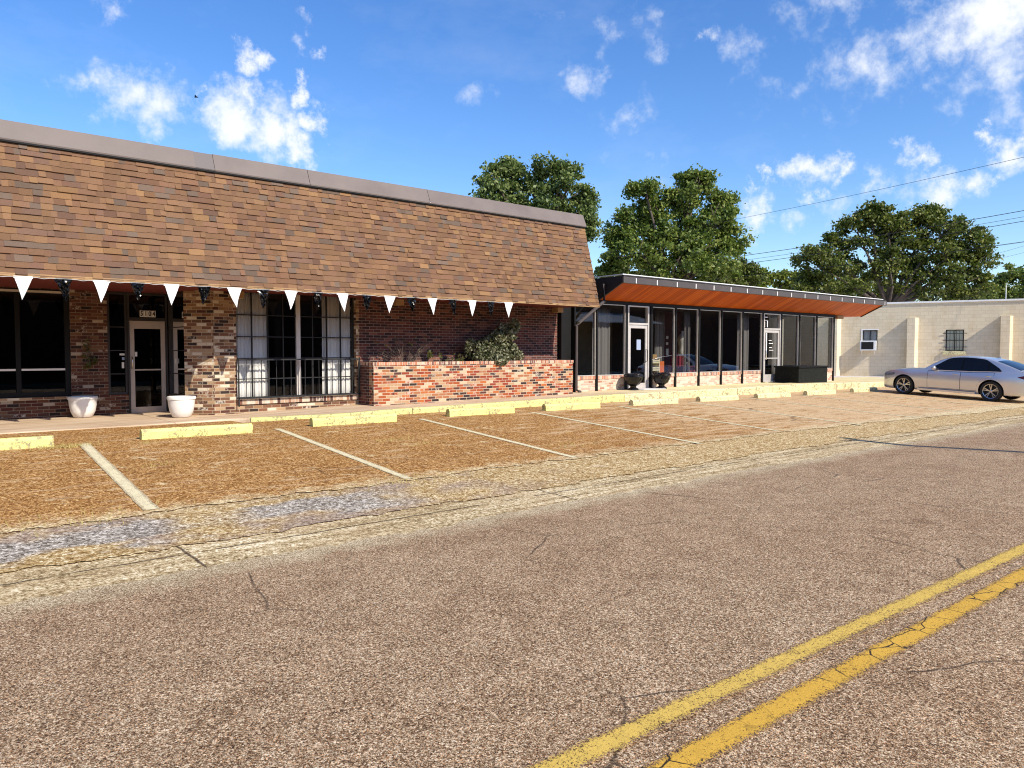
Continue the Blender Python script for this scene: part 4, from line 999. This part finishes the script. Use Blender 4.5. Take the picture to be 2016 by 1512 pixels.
# ------------------------------------------------------------------ wheel stops
def stop_mesh(name, mat, L, h, w):
    mb = MB(); n = 14; prof = [(-w/2,0),(-w/2+.012,h*.72),(-w/2+.045,h),(w/2-.045,h),(w/2-.012,h*.72),(w/2,0)]
    for i in range(n+1):
        x = -L/2+L*i/n
        for (y, z) in prof: mb.v.append((x+random.uniform(-.006,.006)*(i in (0,n)), y+random.uniform(-.004,.004), z+random.uniform(-.004,.004)*(z>0)))
    m_ = len(prof)
    for i in range(n):
        for j in range(m_-1): k = i*m_+j; mb.f.append((k, k+m_, k+m_+1, k+1))
    mb.f += [tuple(range(m_)), tuple(n*m_+j for j in range(m_-1,-1,-1))]
    return mb
SG = 'yellow concrete wheel stops along the kerb'
SD = [(1.27,13.16,-.04,'yellow_stop','yellow wheel stop at the far left edge nearest the shop window'),
      (4.28,13.14,-.05,'yellow_stop','bright yellow wheel stop in front of door 5104 and the white pots'),
      (7.30,13.28,-.05,'yellow_stop','yellow wheel stop before the barred bay window'),
      (10.52,13.38,-.04,'yellow_stop','yellow wheel stop before the left part of the brick planter'),
      (13.30,13.30,-.06,'yellow_stop','yellow wheel stop before the right end of the brick planter'),
      (16.42,13.25,-.07,'yellow_worn','pale yellow wheel stop before the first black urn'),
      (19.30,13.20,-.07,'yellow_worn','worn cream wheel stop with dark chipped end before the car reflection window'),
      (22.25,13.15,-.06,'yellow_worn','worn cream wheel stop before the second storefront door, left of the black box'),
      (25.20,13.10,-.06,'yellow_worn','worn cream wheel stop left of the silver car with an empty bay between'),
      (28.55,13.12,-.04,'yellow_worn','worn cream wheel stop just under the nose of the silver car')]
for i, (x, y, rz, m_, lab) in enumerate(SD):
    random.seed(40+i)
    o = stop_mesh('wheel_stop', m_, 1.78, .165 if i < 5 else .15, .17).build('wheel_stop', m_, smooth=False)
    o.location = (x, y, z_lot(x, y)+.02); o.rotation_euler = (0, -math.atan(.0058)*(x>10)*-1, rz)
    tag(o, lab, 'wheel stop', SG)
random.seed(77)

# dry grass tufts in the lot
gt = []
for (cx, cy, n, sp) in ((2.25,12.9,220,.22),(1.3,12.95,120,.4),(4.9,12.95,70,.3),(4.05,13.0,60,.25),(3.35,12.7,25,.08),(6.8,11.0,60,.18),(7.0,10.4,50,.22),(3.0,10.7,40,.2),(9.0,9.0,60,.4),(5.2,8.15,90,.5),(1.5,8.25,80,.6),(27.4,13.2,60,.3)):
    for _ in range(n):
        x = random.gauss(cx, sp); y = random.gauss(cy, sp*.35); z = z_lot(x, y)+.025; h = random.uniform(.02,.085); dx, dy = random.uniform(-.04,.04), random.uniform(-.04,.04)
        gt.append(((x-.003,y,z),(x+.003,y,z),(x+dx,y+dy,z+h)))
mb = MB()
for t3 in gt: mb.add(t3, [(0,1,2)])
tag(mb.build('grass_tufts', 'stain_green'), 'dry yellow grass tufts growing through the parking lot', 'grass', kind='stuff')

# ------------------------------------------------------------------ concrete block building far right
WA = math.radians(20.0); WU = Vector((math.sin(WA), -math.cos(WA), 0)); WN = Vector((math.cos(WA), math.sin(WA), 0)); WO = Vector((46.5, 23.3, 0))
K = thing('concrete_block_building', 'long beige painted concrete block building with white roof edge and buttresses', 'building', WO)
def kp(u, d, z): return tuple(WO + WU*u + WN*d + Vector((0,0,z)))
def kbox(mb, u0, u1, d0, d1, z0, z1):
    mb.add([kp(u0,d0,z0),kp(u1,d0,z0),kp(u1,d1,z0),kp(u0,d1,z0),kp(u0,d0,z1),kp(u1,d0,z1),kp(u1,d1,z1),kp(u0,d1,z1)],
           [(0,3,2,1),(4,5,6,7),(0,1,5,4),(1,2,6,5),(2,3,7,6),(3,0,4,7)]); return mb
w = MB(); w.wall(WO, WU, WN, -16, 26, -.6, 4.42, [(1.62,2.46,1.62,2.85),(6.09,7.01,1.58,2.82)], .2); w.build('wall', 'block', K)
mb = MB(); kbox(mb,-16,26,14.8,15,-.6,4.42); kbox(mb,-16,-15.8,.2,14.8,-.6,4.42); kbox(mb,25.8,26,.2,14.8,-.6,4.42); mb.build('wall', 'block', K)
mb = MB(); kbox(mb,-16.05,26.05,-.06,.04,4.42,4.52); mb.build('roof_edge', 'white_edge', K)
mb = MB(); kbox(mb,-16,26,.05,15,4.425,4.47); mb.build('roof', 'gravel_roof', K)
for (u0, u1, zt) in ((-.20,.22,3.66),(4.08,4.49,3.55),(8.78,9.22,3.56),(13.2,13.65,3.56)):
    mb = MB(); D_ = .46
    mb.add([kp(u0,0,-.6),kp(u0,-D_,-.6),kp(u1,-D_,-.6),kp(u1+.17,0,-.6),kp(u0,0,zt),kp(u0,-D_,zt),kp(u1,-D_,zt),kp(u1+.17,0,zt)], [(0,1,5,4),(1,2,6,5),(2,3,7,6),(4,5,6,7)])
    mb.build('buttress', 'block', K)
def kwin(u0, u1, z0, z1, vs, hs):
    mb = MB(); kbox(mb,u0,u0+.05,.06,.12,z0,z1); kbox(mb,u1-.05,u1,.06,.12,z0,z1); kbox(mb,u0+.05,u1-.05,.06,.12,z0,z0+.05); kbox(mb,u0+.05,u1-.05,.06,.12,z1-.05,z1)
    for v in vs: kbox(mb,v-.02,v+.02,.065,.115,z0+.05,z1-.05)
    for h in hs: kbox(mb,u0+.05,u1-.05,.07,.11,h-.015,h+.015)
    f = mb.build('window', 'black_trim', K)
    MB().quad(kp(u0,.1,z0),kp(u1,.1,z0),kp(u1,.1,z1),kp(u0,.1,z1)).build('pane', 'glass', f)
    MB().quad(kp(u0,.17,z0),kp(u1,.17,z0),kp(u1,.17,z1),kp(u0,.17,z1)).build('blind', 'curtain_white', f)
    return f
kwin(1.62,2.46,1.62,2.85,(2.04,),(2.2,)); w2 = kwin(6.09,7.01,1.58,2.82,(6.55,),(2.2,))
mb = MB()
for h in (1.80,2.19,2.60): kbox(mb,5.93,7.17,-.05,-.03,h-.014,h+.014)
for k in range(6): u = 6.14+k*.165; kbox(mb,u-.01,u+.01,-.03,-.012,1.6,2.8)
mb.build('security_bar', 'black_iron', w2)
mb = MB(); kbox(mb,5.95,7.12,-.10,.05,1.36,1.56); mb.build('sill', 'yellow_worn', K)
mb = MB(); kbox(mb,1.55,2.53,-.02,.0,2.85,2.92); kbox(mb,1.55,1.62,-.02,.0,1.62,2.85); mb.build('window_trim', 'white_metal', K)
AC = thing('air_conditioner', 'white window air conditioner with dark grille on the beige block wall', 'air conditioner', WO + WU*2.0 + Vector((0,0,1.6)))
mb = MB(); kbox(mb,1.52,2.42,-.44,.05,1.60,2.20); mb.build('case', 'white_metal', AC, bevel=.015)
mb = MB(); kbox(mb,1.60,2.28,-.452,-.441,1.68,2.12); go = mb.build('grille', 'black_trim', AC)
mb = MB()
for k in range(7): kbox(mb,1.61,2.27,-.458,-.453,1.71+k*.06,1.725+k*.06)
mb.build('louver', 'dark_bronze', go)
mb = MB()
for u in (1.62,2.32): mb.bar(kp(u,-.40,1.6),kp(u,0,1.32),.03,.03)
mb.build('bracket', 'white_metal', AC)
vp = thing('roof_mast', 'thin metal mast standing on the roof of the beige block building', 'mast', WO + WU*9.1 + WN*1.5 + Vector((0,0,4.4)))
MB().tube([(0,0,0),(0,0,1.0)], .025, 6).tube([(0,0,1.0),(.0,0,1.15)], .012, 5).build('pole', 'white_metal', vp, world=False)
MB().lathe([(.0,0),(.09,.0),(.07,.10),(.03,.12)], 10).build('base', 'white_metal', vp, world=False)

# ------------------------------------------------------------------ silver sedan
def crom(xs, ys, x):
    """monotone-ish cubic through points"""
    xs = np.array(xs); ys = np.array(ys); i = int(np.clip(np.searchsorted(xs, x)-1, 0, len(xs)-2))
    def m(k):
        if k == 0: return (ys[1]-ys[0])/(xs[1]-xs[0])
        if k == len(xs)-1: return (ys[-1]-ys[-2])/(xs[-1]-xs[-2])
        return (ys[k+1]-ys[k-1])/(xs[k+1]-xs[k-1])
    h = xs[i+1]-xs[i]; t = (x-xs[i])/h; t = min(max(t, 0), 1)
    return (2*t**3-3*t**2+1)*ys[i] + (t**3-2*t**2+t)*h*m(i) + (-2*t**3+3*t**2)*ys[i+1] + (t**3-t**2)*h*m(i+1)
yK = [-2.66,-2.60,-2.40,-1.9,-1.45,-1.0,-.4,.3,.9,1.45,1.9,2.15,2.28,2.34]
wK = [.70,.78,.85,.91,.925,.915,.905,.905,.915,.925,.90,.84,.74,.58]
bK = [.36,.30,.25,.23,.21,.20,.20,.20,.20,.20,.19,.20,.23,.28]      # underside
sK = [.80,.95,1.0,1.0,.99,.965,.95,.945,.945,.93,.86,.79,.72,.66]    # shoulder
dK = [.84,1.02,1.08,1.08,1.05,1.0,.99,.985,.99,.975,.90,.82,.74,.68] # deck centre line
def half_width(y, z):
    w_ = crom(yK, wK, y); b_ = crom(yK, bK, y); s_ = crom(yK, sK, y)
    t = min(max((z-b_)/(s_-b_), 0), 1)
    pr = crom([0,.12,.30,.52,.78,.93,1.0], [.90,.955,.975,1.0,.985,.955,.925], t)
    bulge = .018*math.exp(-((y-1.45)/.42)**2)+.022*math.exp(-((y+1.45)/.46)**2)
    return w_*pr + bulge*math.exp(-((t-.62)/.3)**2)
def car_ring(y):
    b_ = crom(yK, bK, y); s_ = crom(yK, sK, y); d_ = crom(yK, dK, y); pts = [(0, b_), (half_width(y, b_)*.6, b_)]
    for t in (0,.06,.13,.22,.32,.42,.52,.62,.72,.82,.9,.96,1.0):
        z = b_+(s_-b_)*t; pts.append((half_width(y, z), z))
    wtop = half_width(y, s_)
    for q in (.93,.8,.55,.28,0): pts.append((wtop*q, s_+(d_-s_)*(1-q**2.4)*1.0))
    return pts
CAR = thing('parked_car', 'silver four door sedan parked nose in by the beige block building', 'car', (0,0,0))
mb = MB(); ys = np.concatenate([np.linspace(-2.66,-2.3,8)[:-1], np.linspace(-2.3,1.9,44)[:-1], np.linspace(1.9,2.34,12)])
rings = []
for y in ys:
    r = car_ring(float(y)); full = [(-x, z) for x, z in r] + [(x, z) for x, z in reversed(r[1:-1])]
    rings.append([(x, float(y), z) for x, z in full])
nr = len(rings[0])
for r in rings: mb.v += r
for i in range(len(rings)-1):
    for k in range(nr): a = i*nr+k; b = i*nr+(k+1)%nr; mb.f.append((a, b, b+nr, a+nr))
mb.f.append(tuple(range(nr-1,-1,-1))); mb.f.append(tuple((len(rings)-1)*nr+k for k in range(nr)))
body = mb.build('body', 'car', CAR, world=False, fix=True)
cut = MB()
for y in (1.45,-1.45):
    for sg in (-1, 1): cut.tube([(sg*.62,y,.335),(sg*1.1,y,.335)], .395, 40)
cuto = cut.build('wheel_arch_cutter', 'well_black', None, fix=True)
bo = body.modifiers.new('arch', 'BOOLEAN'); bo.operation = 'DIFFERENCE'; bo.object = cuto; bo.solver = 'EXACT'; bo.material_mode = 'TRANSFER'
bpy.context.view_layer.update()
nm = bpy.data.meshes.new_from_object(body.evaluated_get(bpy.context.evaluated_depsgraph_get()))
body.modifiers.clear(); body.data = nm; bpy.data.objects.remove(cuto)
nm.polygons.foreach_set('use_smooth', [True]*len(nm.polygons)); nm.set_sharp_from_angle(angle=math.radians(32)); nm.name = 'body'
# greenhouse
gy = [-2.30,-1.95,-1.6,-1.2,-.7,-.25,.1,.45,.82]; gz = [1.075,1.22,1.345,1.44,1.485,1.475,1.40,1.235,.985]
def roof_z(y): return crom(gy, gz, y)
def belt_z(y): return crom(yK, sK, y) - .005
def gh(y, t):
    """greenhouse side: t=0 belt, 1 roof edge -> x,z"""
    rz_ = roof_z(y); bz = belt_z(y); xb = half_width(y, bz)*.985; hh = max(rz_-.035-bz, 0); x = xb - (.36*hh + .10*hh*hh)*(t**1.15 if t > 0 else 0); return x, bz + hh*t
mb = MB(); gys = np.linspace(-2.30,.82,46); NT = 8; NR = 6
for y in gys:
    y = float(y); row = []
    for j in range(NT+1): x, z = gh(y, j/NT); row.append((x, z))
    xt, zt = row[-1]; rz_ = roof_z(y)
    for j in range(1, NR+1): q = 1-j/NR; row.append((xt*q, zt+(rz_-zt)*(1-q**2.6)))
    mb.v += [(-x, y, z) for x, z in row] + [(x, y, z) for x, z in reversed(row[:-1])]
nr = 2*(NT+NR+1)-1
for i in range(len(gys)-1):
    for k in range(nr-1): a = i*nr+k; mb.f.append((a, a+1, a+1+nr, a+nr))
mb.build('roof', 'car', CAR, smooth=True, world=False, fix=True)
def side_patch(fn, y0, y1, tl, tu, ny, nt, off, sg):
    mb = MB()
    for i in range(ny+1):
        y = y0+(y1-y0)*i/ny
        for j in range(nt+1):
            lo, hi = tl(y), tu(y); t = lo+(hi-lo)*j/nt; x, z = fn(y, t); mb.v.append((sg*(x+off), y, z+off*.25))
    for i in range(ny):
        for j in range(nt): k = i*(nt+1)+j; mb.f.append((k, k+1, k+nt+2, k+nt+1))
    return mb
def tup(y):
    e = min(max((y+1.72)/.55, 0), 1)**.6; f = min(max((.52-y)/.5, 0), 1)**.8
    return .10 + .80*min(e, 1)*(.35+.65*f)
def tlo(y): return .08
for sg in (-1, 1):
    side_patch(gh, -1.72, .50, lambda y: .035, lambda y: min(.95, tup(y)+.055), 30, 6, .006, sg).build('window_trim', 'chrome' if False else 'black_trim', CAR, smooth=True, world=False)
    side_patch(gh, -.46, .43, tlo, tup, 16, 6, .011, sg).build('window', 'car_glass', CAR, smooth=True, world=False)
    side_patch(gh, -1.30, -.50, tlo, tup, 16, 6, .011, sg).build('window', 'car_glass', CAR, smooth=True, world=False)
    side_patch(gh, -1.66, -1.335, tlo, tup, 8, 6, .011, sg).build('window', 'car_glass', CAR, smooth=True, world=False)
    tr_ = MB(); pp = [(sg*(gh(y, .03)[0]+.012), y, gh(y, .03)[1]) for y in np.linspace(-1.72,.5,24)]; tr_.tube(pp, .010, 6); tr_.build('belt_moulding', 'chrome', CAR, world=False)
    # doors: panels standing a few millimetres proud with a dark seam behind
    for (y0, y1, arch) in ((.62,-.46,0),(-.475,-1.52,1)):
        def fn(y, t): 
            z = .33+(belt_z(y)-.02-.33)*t; return half_width(y, z), z
        def yy(y, t):
            if not arch: return y
            z = .33+(.95-.33)*t; lim = -1.45 + math.sqrt(max(.47**2-(z-.335)**2, 0)) if z < .80 else -1.56
            return max(y, lim)
        for (nm_, mt_, off, gr) in (('door_seam','black_trim',.0015,.012),('door','car',.004,0.0)):
            mb = MB(); ny, nt = 16, 12
            for i in range(ny+1):
                for j in range(nt+1):
                    t = j/nt; ya = y0+gr; yb = y1-gr; yl = yy(yb, t); y = ya+(yl-ya)*i/ny
                    z = (.33-gr)+(belt_z(y)-.03-.33+2*gr)*t; mb.v.append((sg*(half_width(y, z)+off), y, z))
            for i in range(ny):
                for j in range(nt): k = i*(nt+1)+j; mb.f.append((k, k+1, k+nt+2, k+nt+1))
            dro = mb.build(nm_, mt_, CAR if nm_ == 'door_seam' else CAR, smooth=True, world=False)
        hy = y1+.16; x = half_width(hy, .84); 
        MB().tube([(sg*(x+.004),hy-.09,.845),(sg*(x+.035),hy-.07,.85),(sg*(x+.035),hy+.07,.85),(sg*(x+.004),hy+.09,.845)], .014, 8).build('handle', 'chrome', dro, smooth=True, world=False)
    # mirror
    mm = MB().lathe([(.0,-.10),(.05,-.09),(.075,-.03),(.08,.02),(.07,.07),(.0,.09)], 14); mm.v = [(sg*(.96+v[2]*1.0), .40+v[1]*.9-abs(v[2])*.1, 1.02+v[0]*.85) for v in mm.v]
    mm.tube([(sg*.86,.42,.97),(sg*.93,.41,1.0)], .02, 6); mm.build('mirror', 'car', CAR, smooth=True, world=False)
    # lamps, sill trim, vent
    hl = side_patch(lambda y, t: (half_width(y, .62+.12*t+(2.2-y)*.10), .62+.12*t+(2.2-y)*.10), 1.80, 2.24, lambda y: .1+.3*max(0,(1.95-y)/.15), lambda y: 1.0, 10, 4, .008, sg); hl.build('headlight', 'lamp_glass', CAR, smooth=True, world=False)
    tl_ = side_patch(lambda y, t: (half_width(y, .78+.15*t), .78+.15*t), -2.55, -2.22, lambda y: .45*max(0, (y+2.45)/.23), lambda y: 1-.45*max(0, (y+2.45)/.23), 8, 4, .008, sg); tl_.build('taillight', 'tail_red', CAR, smooth=True, world=False)
    MB().add([(sg*.93,.95,.21),(sg*.935,.95,.27),(sg*.925,-.98,.27),(sg*.92,-.98,.20),(sg*.80,.95,.20),(sg*.80,-.98,.19)], [(0,1,2,3),(0,3,5,4)]).build('side_skirt', 'car', CAR, world=False)
# windscreen, back glass
def top_patch(y0, y1, wq, off):
    mb = MB(); ny, nx_ = 12, 10
    for i in range(ny+1):
        y = y0+(y1-y0)*i/ny; xt, zt = gh(y, 1.0); rz_ = roof_z(y)
        for j in range(nx_+1):
            q = (j/nx_*2-1)*wq; mb.v.append((xt*q, y+(.004 if y > 0 else -.004), zt+(rz_-zt)*(1-abs(q)**2.6)+off))
    for i in range(ny):
        for j in range(nx_): k = i*(nx_+1)+j; mb.f.append((k, k+1, k+nx_+2, k+nx_+1))
    return mb
top_patch(.80, .02, .93, .008).build('windscreen', 'car_glass', CAR, smooth=True, world=False)
top_patch(-1.52, -2.24, .93, .008).build('rear_window', 'car_glass', CAR, smooth=True, world=False)
MB().prism([(-.012,-1.36,1.43),(-.012,-1.20,1.44),(-.012,-1.34,1.50)], (.024,0,0)).build('antenna_fin', 'car', CAR, world=False)
gl_ = MB(); gl_.add([(-.42,2.335,.36),(.42,2.335,.36),(.48,2.33,.60),(-.48,2.33,.60)], [(0,1,2,3)]); gl_.v = [(v[0], v[1]+.025, v[2]) for v in gl_.v]; gl_.build('grille', 'black_trim', CAR, world=False)
# wheels
def wheel(sg, y):
    wv = MB(); R_, W_ = .342, .235
    pr = [(.238,-W_/2+.02),(.26,-W_/2),(.325,-W_/2+.005),(R_,-W_/2+.04),(R_,W_/2-.04),(.325,W_/2-.005),(.26,W_/2),(.238,W_/2-.02)]
    wv.lathe(pr, 44); T = lambda v: (sg*.80+v[2], y+v[0], .342+v[1])
    wv.v = [T(v) for v in wv.v]; ty = wv.build('wheel', 'tyre', CAR, smooth=True, world=False, angle=50)
    rb = MB().lathe([(.238,-.09),(.225,-.09),(.222,.0),(.225,.09),(.238,.098),(.244,.10),(.244,.09)], 44)
    for k in range(5):
        for da in (-.17, .17):
            a = 2*math.pi*k/5 + .3; p0 = Vector((math.cos(a)*.045, math.sin(a)*.045, .062)); b = a+da; p1 = Vector((math.cos(b)*.228, math.sin(b)*.228, .085))
            tg = (p1-p0).normalized(); s_ = Vector((-tg.y, tg.x, 0)).normalized()
            rb.obox((p0+p1)/2, (p1-p0)/2, s_*.014, Vector((0,0,.012)))
    rb.lathe([(.0,.085),(.035,.085),(.055,.07),(.055,.04)], 18)
    rb.v = [T((v[0], v[1], v[2]*sg+sg*.012)) for v in rb.v]; rb.build('rim', 'rim', ty, world=False)
    dk = MB().lathe([(.0,.02),(.10,.02),(.17,.015),(.222,.0)], 30); dk.v = [T((v[0], v[1], v[2]*sg)) for v in dk.v]; dk.build('brake_disc', 'brake', ty, world=False)
for y in (1.45,-1.45):
    for sg in (-1, 1): wheel(sg, y)
F_ = Vector((29.02,11.80,0)); R__ = Vector((28.80,8.90,0)); F_.z = z_lot(F_.x,F_.y)+.026; R__.z = z_lot(R__.x,R__.y)+.026
dv_ = (F_-R__).normalized(); mid = (F_+R__)/2
CAR.location = mid + Vector((.80,0,0)); CAR.rotation_euler = (math.asin(dv_.z), 0, math.atan2(-dv_.x, dv_.y))

# ------------------------------------------------------------------ trees
def at_depth(px, py, D):
    d = FWD*D + RGT*((px-1008)/1500*D) + UPV*((756-py)/1500*D); return Vector((d.x, d.y, d.z+CAM_Z))
def tree(name, label, D, lobes, base_px, mat, leaf, dens=1.0, group='trees behind the shops', seed=1, clump=.55, limbs=True, fill=.62):
    global RNG
    RNG = np.random.default_rng(seed); random.seed(seed)
    b = at_depth(base_px, 690, D); b.z = -.5
    T = thing(name, label, 'tree', b, group); cs = []; tips = []
    fx = Vector((FWD.x, FWD.y, 0)).normalized()
    sub = []
    for (px, py, rx, ry) in lobes:
        sub.append((px, py, rx*.60, ry*.60))
        for q_ in range(6):
            a_ = q_*1.047 + random.uniform(-.4,.4); k_ = random.uniform(.34,.50)
            sub.append((px+math.cos(a_)*rx*.66, py+math.sin(a_)*ry*.66, rx*k_, ry*k_))
    nmain = 7
    for li_, (px, py, rx, ry) in enumerate(sub):
        c = at_depth(px, py, D) + fx*random.uniform(-.5, .5)*rx/1500*D*2.4; ax = rx/1500*D; az = ry/1500*D; 
        if li_ % nmain == 0: tips.append((c, ax/.6, az/.6))
        nc = max(3, int(ax*az*5.2*dens/clump**2*.3))
        q = RNG.normal(size=(nc,3)); q /= np.linalg.norm(q,axis=1,keepdims=True); q *= RNG.uniform(fill**2,1,size=(nc,1))**.5
        cc = np.array(c) + q*np.array([1,1,0])*ax + q*np.array([0,0,1])*az
        for p in cc:
            k = int(RNG.integers(70,115)); cl_ = clump*RNG.uniform(.45,1.0)
            cs.append(p + RNG.normal(size=(k,3))*np.array([cl_,cl_,cl_*.62])*.62)
    leaf_cloud('crown', mat, np.concatenate(cs), leaf, T, aspect=1.6, up=.5)
    tr = MB(); top = max(t[0].z for t in tips); low = min(t[0].z-t[2] for t in tips); cx = sum((t[0] for t in tips), Vector())/len(tips)
    fork = Vector((b.x*.6+cx.x*.4, b.y*.6+cx.y*.4, max(low*.9, top*.35))); r0 = .028*top+.08
    tr.tube([b, b.lerp(fork,.5)+Vector((.1,-.1,0)), fork], [r0*1.25, r0, r0*.8], 10)
    for (c, ax, az) in tips:
        m_ = fork.lerp(c, .5)+Vector((random.uniform(-.4,.4),random.uniform(-.4,.4),random.uniform(-.2,.6)))
        tr.tube([fork, m_, c], [r0*.42, r0*.26, r0*.09], 7)
        for _ in range(4):
            e = c + Vector((random.uniform(-1,1)*ax,random.uniform(-1,1)*ax,random.uniform(-.6,1)*az))*.75
            tr.tube([m_.lerp(c, random.uniform(.4,1)), e], [r0*.10, r0*.035], 5)
    tr.build('trunk', 'bark', T, smooth=True)
    return T
tree('leafy_tree', 'grey green airy tree rising behind the shingled mansard roof', 46, [(1040,345,48,42),(975,365,36,42),(1010,420,70,60),(1120,370,45,42),(1090,430,70,55),(1150,400,26,30),(1060,490,90,50),(1155,445,24,26),(1000,330,22,14),(1105,335,20,14)], 1065, 'leaf_grey', .15, 1.75, seed=3, clump=.5, fill=.5)
tree('leafy_tree', 'tall full green tree rising behind the left half of the cedar canopy', 52, [(1355,380,52,40),(1290,395,42,34),(1240,440,44,40),(1330,440,85,60),(1410,440,44,46),(1250,500,60,45),(1330,510,90,50),(1410,505,55,45),(1440,470,26,34),(1205,525,30,28),(1375,355,28,18),(1265,372,24,18),(1425,400,22,24),(1215,470,20,20)], 1325, 'leaf_green', .16, 1.75, seed=5, clump=.55, fill=.45)
tree('leafy_tree', 'broad dark green tree standing behind the beige block building', 74, [(1745,445,48,40),(1690,455,44,36),(1640,490,46,36),(1600,525,36,38),(1800,450,48,38),(1860,450,50,36),(1910,480,40,40),(1920,525,34,40),(1850,510,60,50),(1780,500,50,35),(1660,540,60,42),(1740,520,36,30),(1800,560,55,34),(1890,565,60,32),(1600,565,40,30),(1830,420,30,16),(1715,420,24,16)], 1735, 'leaf_dark', .21, 1.75, seed=8, clump=.75, fill=.5)
tree('leafy_tree', 'bright yellow green tree far between the two big trees', 95, [(1500,548,34,20),(1545,552,34,20),(1465,556,30,20),(1580,560,30,18)], 1520, 'leaf_yellow', .26, 2.2, seed=11, clump=.8)
tree('leafy_tree', 'small dark tree peeking out right of the tall full tree', 88, [(1468,530,18,16),(1480,545,20,16),(1450,555,24,20)], 1470, 'leaf_dark', .22, 2.0, seed=12, clump=.6)
tree('leafy_tree', 'olive green tree at right edge behind the block building roof', 85, [(1985,560,36,38),(2025,570,40,42),(1955,575,30,26),(2070,555,40,46)], 2000, 'leaf_green', .22, 1.6, seed=14, clump=.7)
tree('leafy_tree', 'low dark tree in the shade beneath the tall full tree', 62, [(1220,540,40,28),(1290,545,50,28),(1370,548,50,28),(1430,548,40,26)], 1300, 'leaf_olive', .17, 1.8, seed=15, clump=.5)
tree('leafy_tree', 'mid green tree in the gap under the broad dark tree', 110, [(1700,560,50,30),(1760,575,50,26),(1650,575,50,26),(1860,590,60,26),(1930,588,60,24)], 1750, 'leaf_olive', .3, 1.8, seed=16, clump=1.0)

# across the street, behind the viewer: only seen mirrored in the shop glass
AW = thing('warehouse', 'brick warehouse with white corrugated awning across the street', 'building', (48,-16,0))
MB().box(30,56,-26,-16,-.6,5.6).build('wall', 'brick_far', AW)
aw = MB(); x = 37.0
while x < 55: aw.prism([(x,-16,5.0),(x,-11.5,3.95),(x,-11.5,3.99),(x,-16,5.04)], (.16,0,0)); aw.prism([(x+.16,-16,5.03),(x+.16,-11.5,3.98),(x+.16,-11.5,4.02),(x+.16,-16,5.07)], (.10,0,0)); x += .26
aw.build('awning', 'corrugated', AW)
for x in (37.5,46,54.5): MB().box(x,x+.12,-11.7,-11.58,-.4,3.95).build('awning_post', 'dark_bronze', AW)
LW = thing('row_building', 'long dark brick building across the street facing the shops', 'building', (4,-16,0))
MB().box(-30,29.5,-26,-15,-.6,7.0).build('wall', 'brick_far', LW)
MB().box(-30.1,29.6,-26.1,-14.9,7.0,7.15).build('roof_edge', 'dark_bronze', LW)
MB().box(56.2,240,-27,-17,-.6,6.5).build('wall', 'brick_far', AW)  # added unseen wall, run long so the shop glass mirrors no bright sky

# ------------------------------------------------------------------ pole and wires
random.seed(5)
PO = thing('utility_pole', 'weathered wooden utility pole with a small bracket beside the street', 'utility pole', (16.05,-4.3,-.3))
MB().tube([(0,0,-.3),(0,0,9.3)], [.15,.10], 12).build('pole', 'pole_wood', PO, world=False, smooth=True, angle=50)
MB().bar((0,0,9.05),(-.45,.1,9.1),.05,.05).build('bracket', 'dark_bronze', PO, world=False)
WL = [((2450,207),(1180,478),24,62,'highest thin power line crossing the sky alone at right','power line',.010,.35),
      ((2450,333),(1150,540),34,64,'upper thick power line passing over the broad dark tree','power line',.020,.5),
      ((2450,348),(1150,548),36,66,'thin power line just under the upper thick one','power line',.012,.5),
      ((2450,356),(1150,552),38,68,'second thick power line over the broad dark tree','power line',.020,.6),
      ((2450,410),(1200,565),40,66,'middle power line crossing in front of the broad dark tree','power line',.018,.5),
      ((2450,400),(1900,492),42,75,'thin service wire ending behind the broad dark tree','power line',.012,.2),
      ((2450,345),(1905,515),44,78,'steep service wire right of the broad dark tree','power line',.012,.2),
      ((2450,375),(1900,525),46,80,'lowest steep service wire right of the broad dark tree','power line',.012,.2)]
for (a, b, Da, Db, lab, cat, r, sag) in WL:
    A, Bv = at_depth(*a, Da), at_depth(*b, Db); pts = []
    for i in range(25):
        t = i/24; p = A.lerp(Bv, t); p.z -= 4*sag*t*(1-t); pts.append(p)
    o = MB().tube(pts, r*.8, 6).build('power_line', 'wire', None, smooth=True); tag(o, lab, cat, 'power lines at the right')

# bird
BD = thing('bird', 'tiny dark bird flying before the clouds above the shingled roof', 'bird', at_depth(386,191,60))
MB().tube([RGT*-.16, RGT*-.10, RGT*0.0, RGT*.10, RGT*.18], [.01,.045,.06,.035,.012], 8).build('body', 'bird', BD, world=False, smooth=True)
for sg in (-1, 1):
    d_ = Vector((FWD.x,FWD.y,0)).normalized()*sg
    mb = MB(); mb.add([RGT*-.06, RGT*.07, RGT*.06+d_*.20+Vector((0,0,.07)), RGT*-.03+d_*.22+Vector((0,0,.07)), RGT*.05+d_*.36+Vector((0,0,.02))], [(0,1,2,3),(3,2,4)]); wo_ = mb.build('wing', 'bird', BD, world=False)
    wo_.modifiers.new('thick', 'SOLIDIFY').thickness = .012
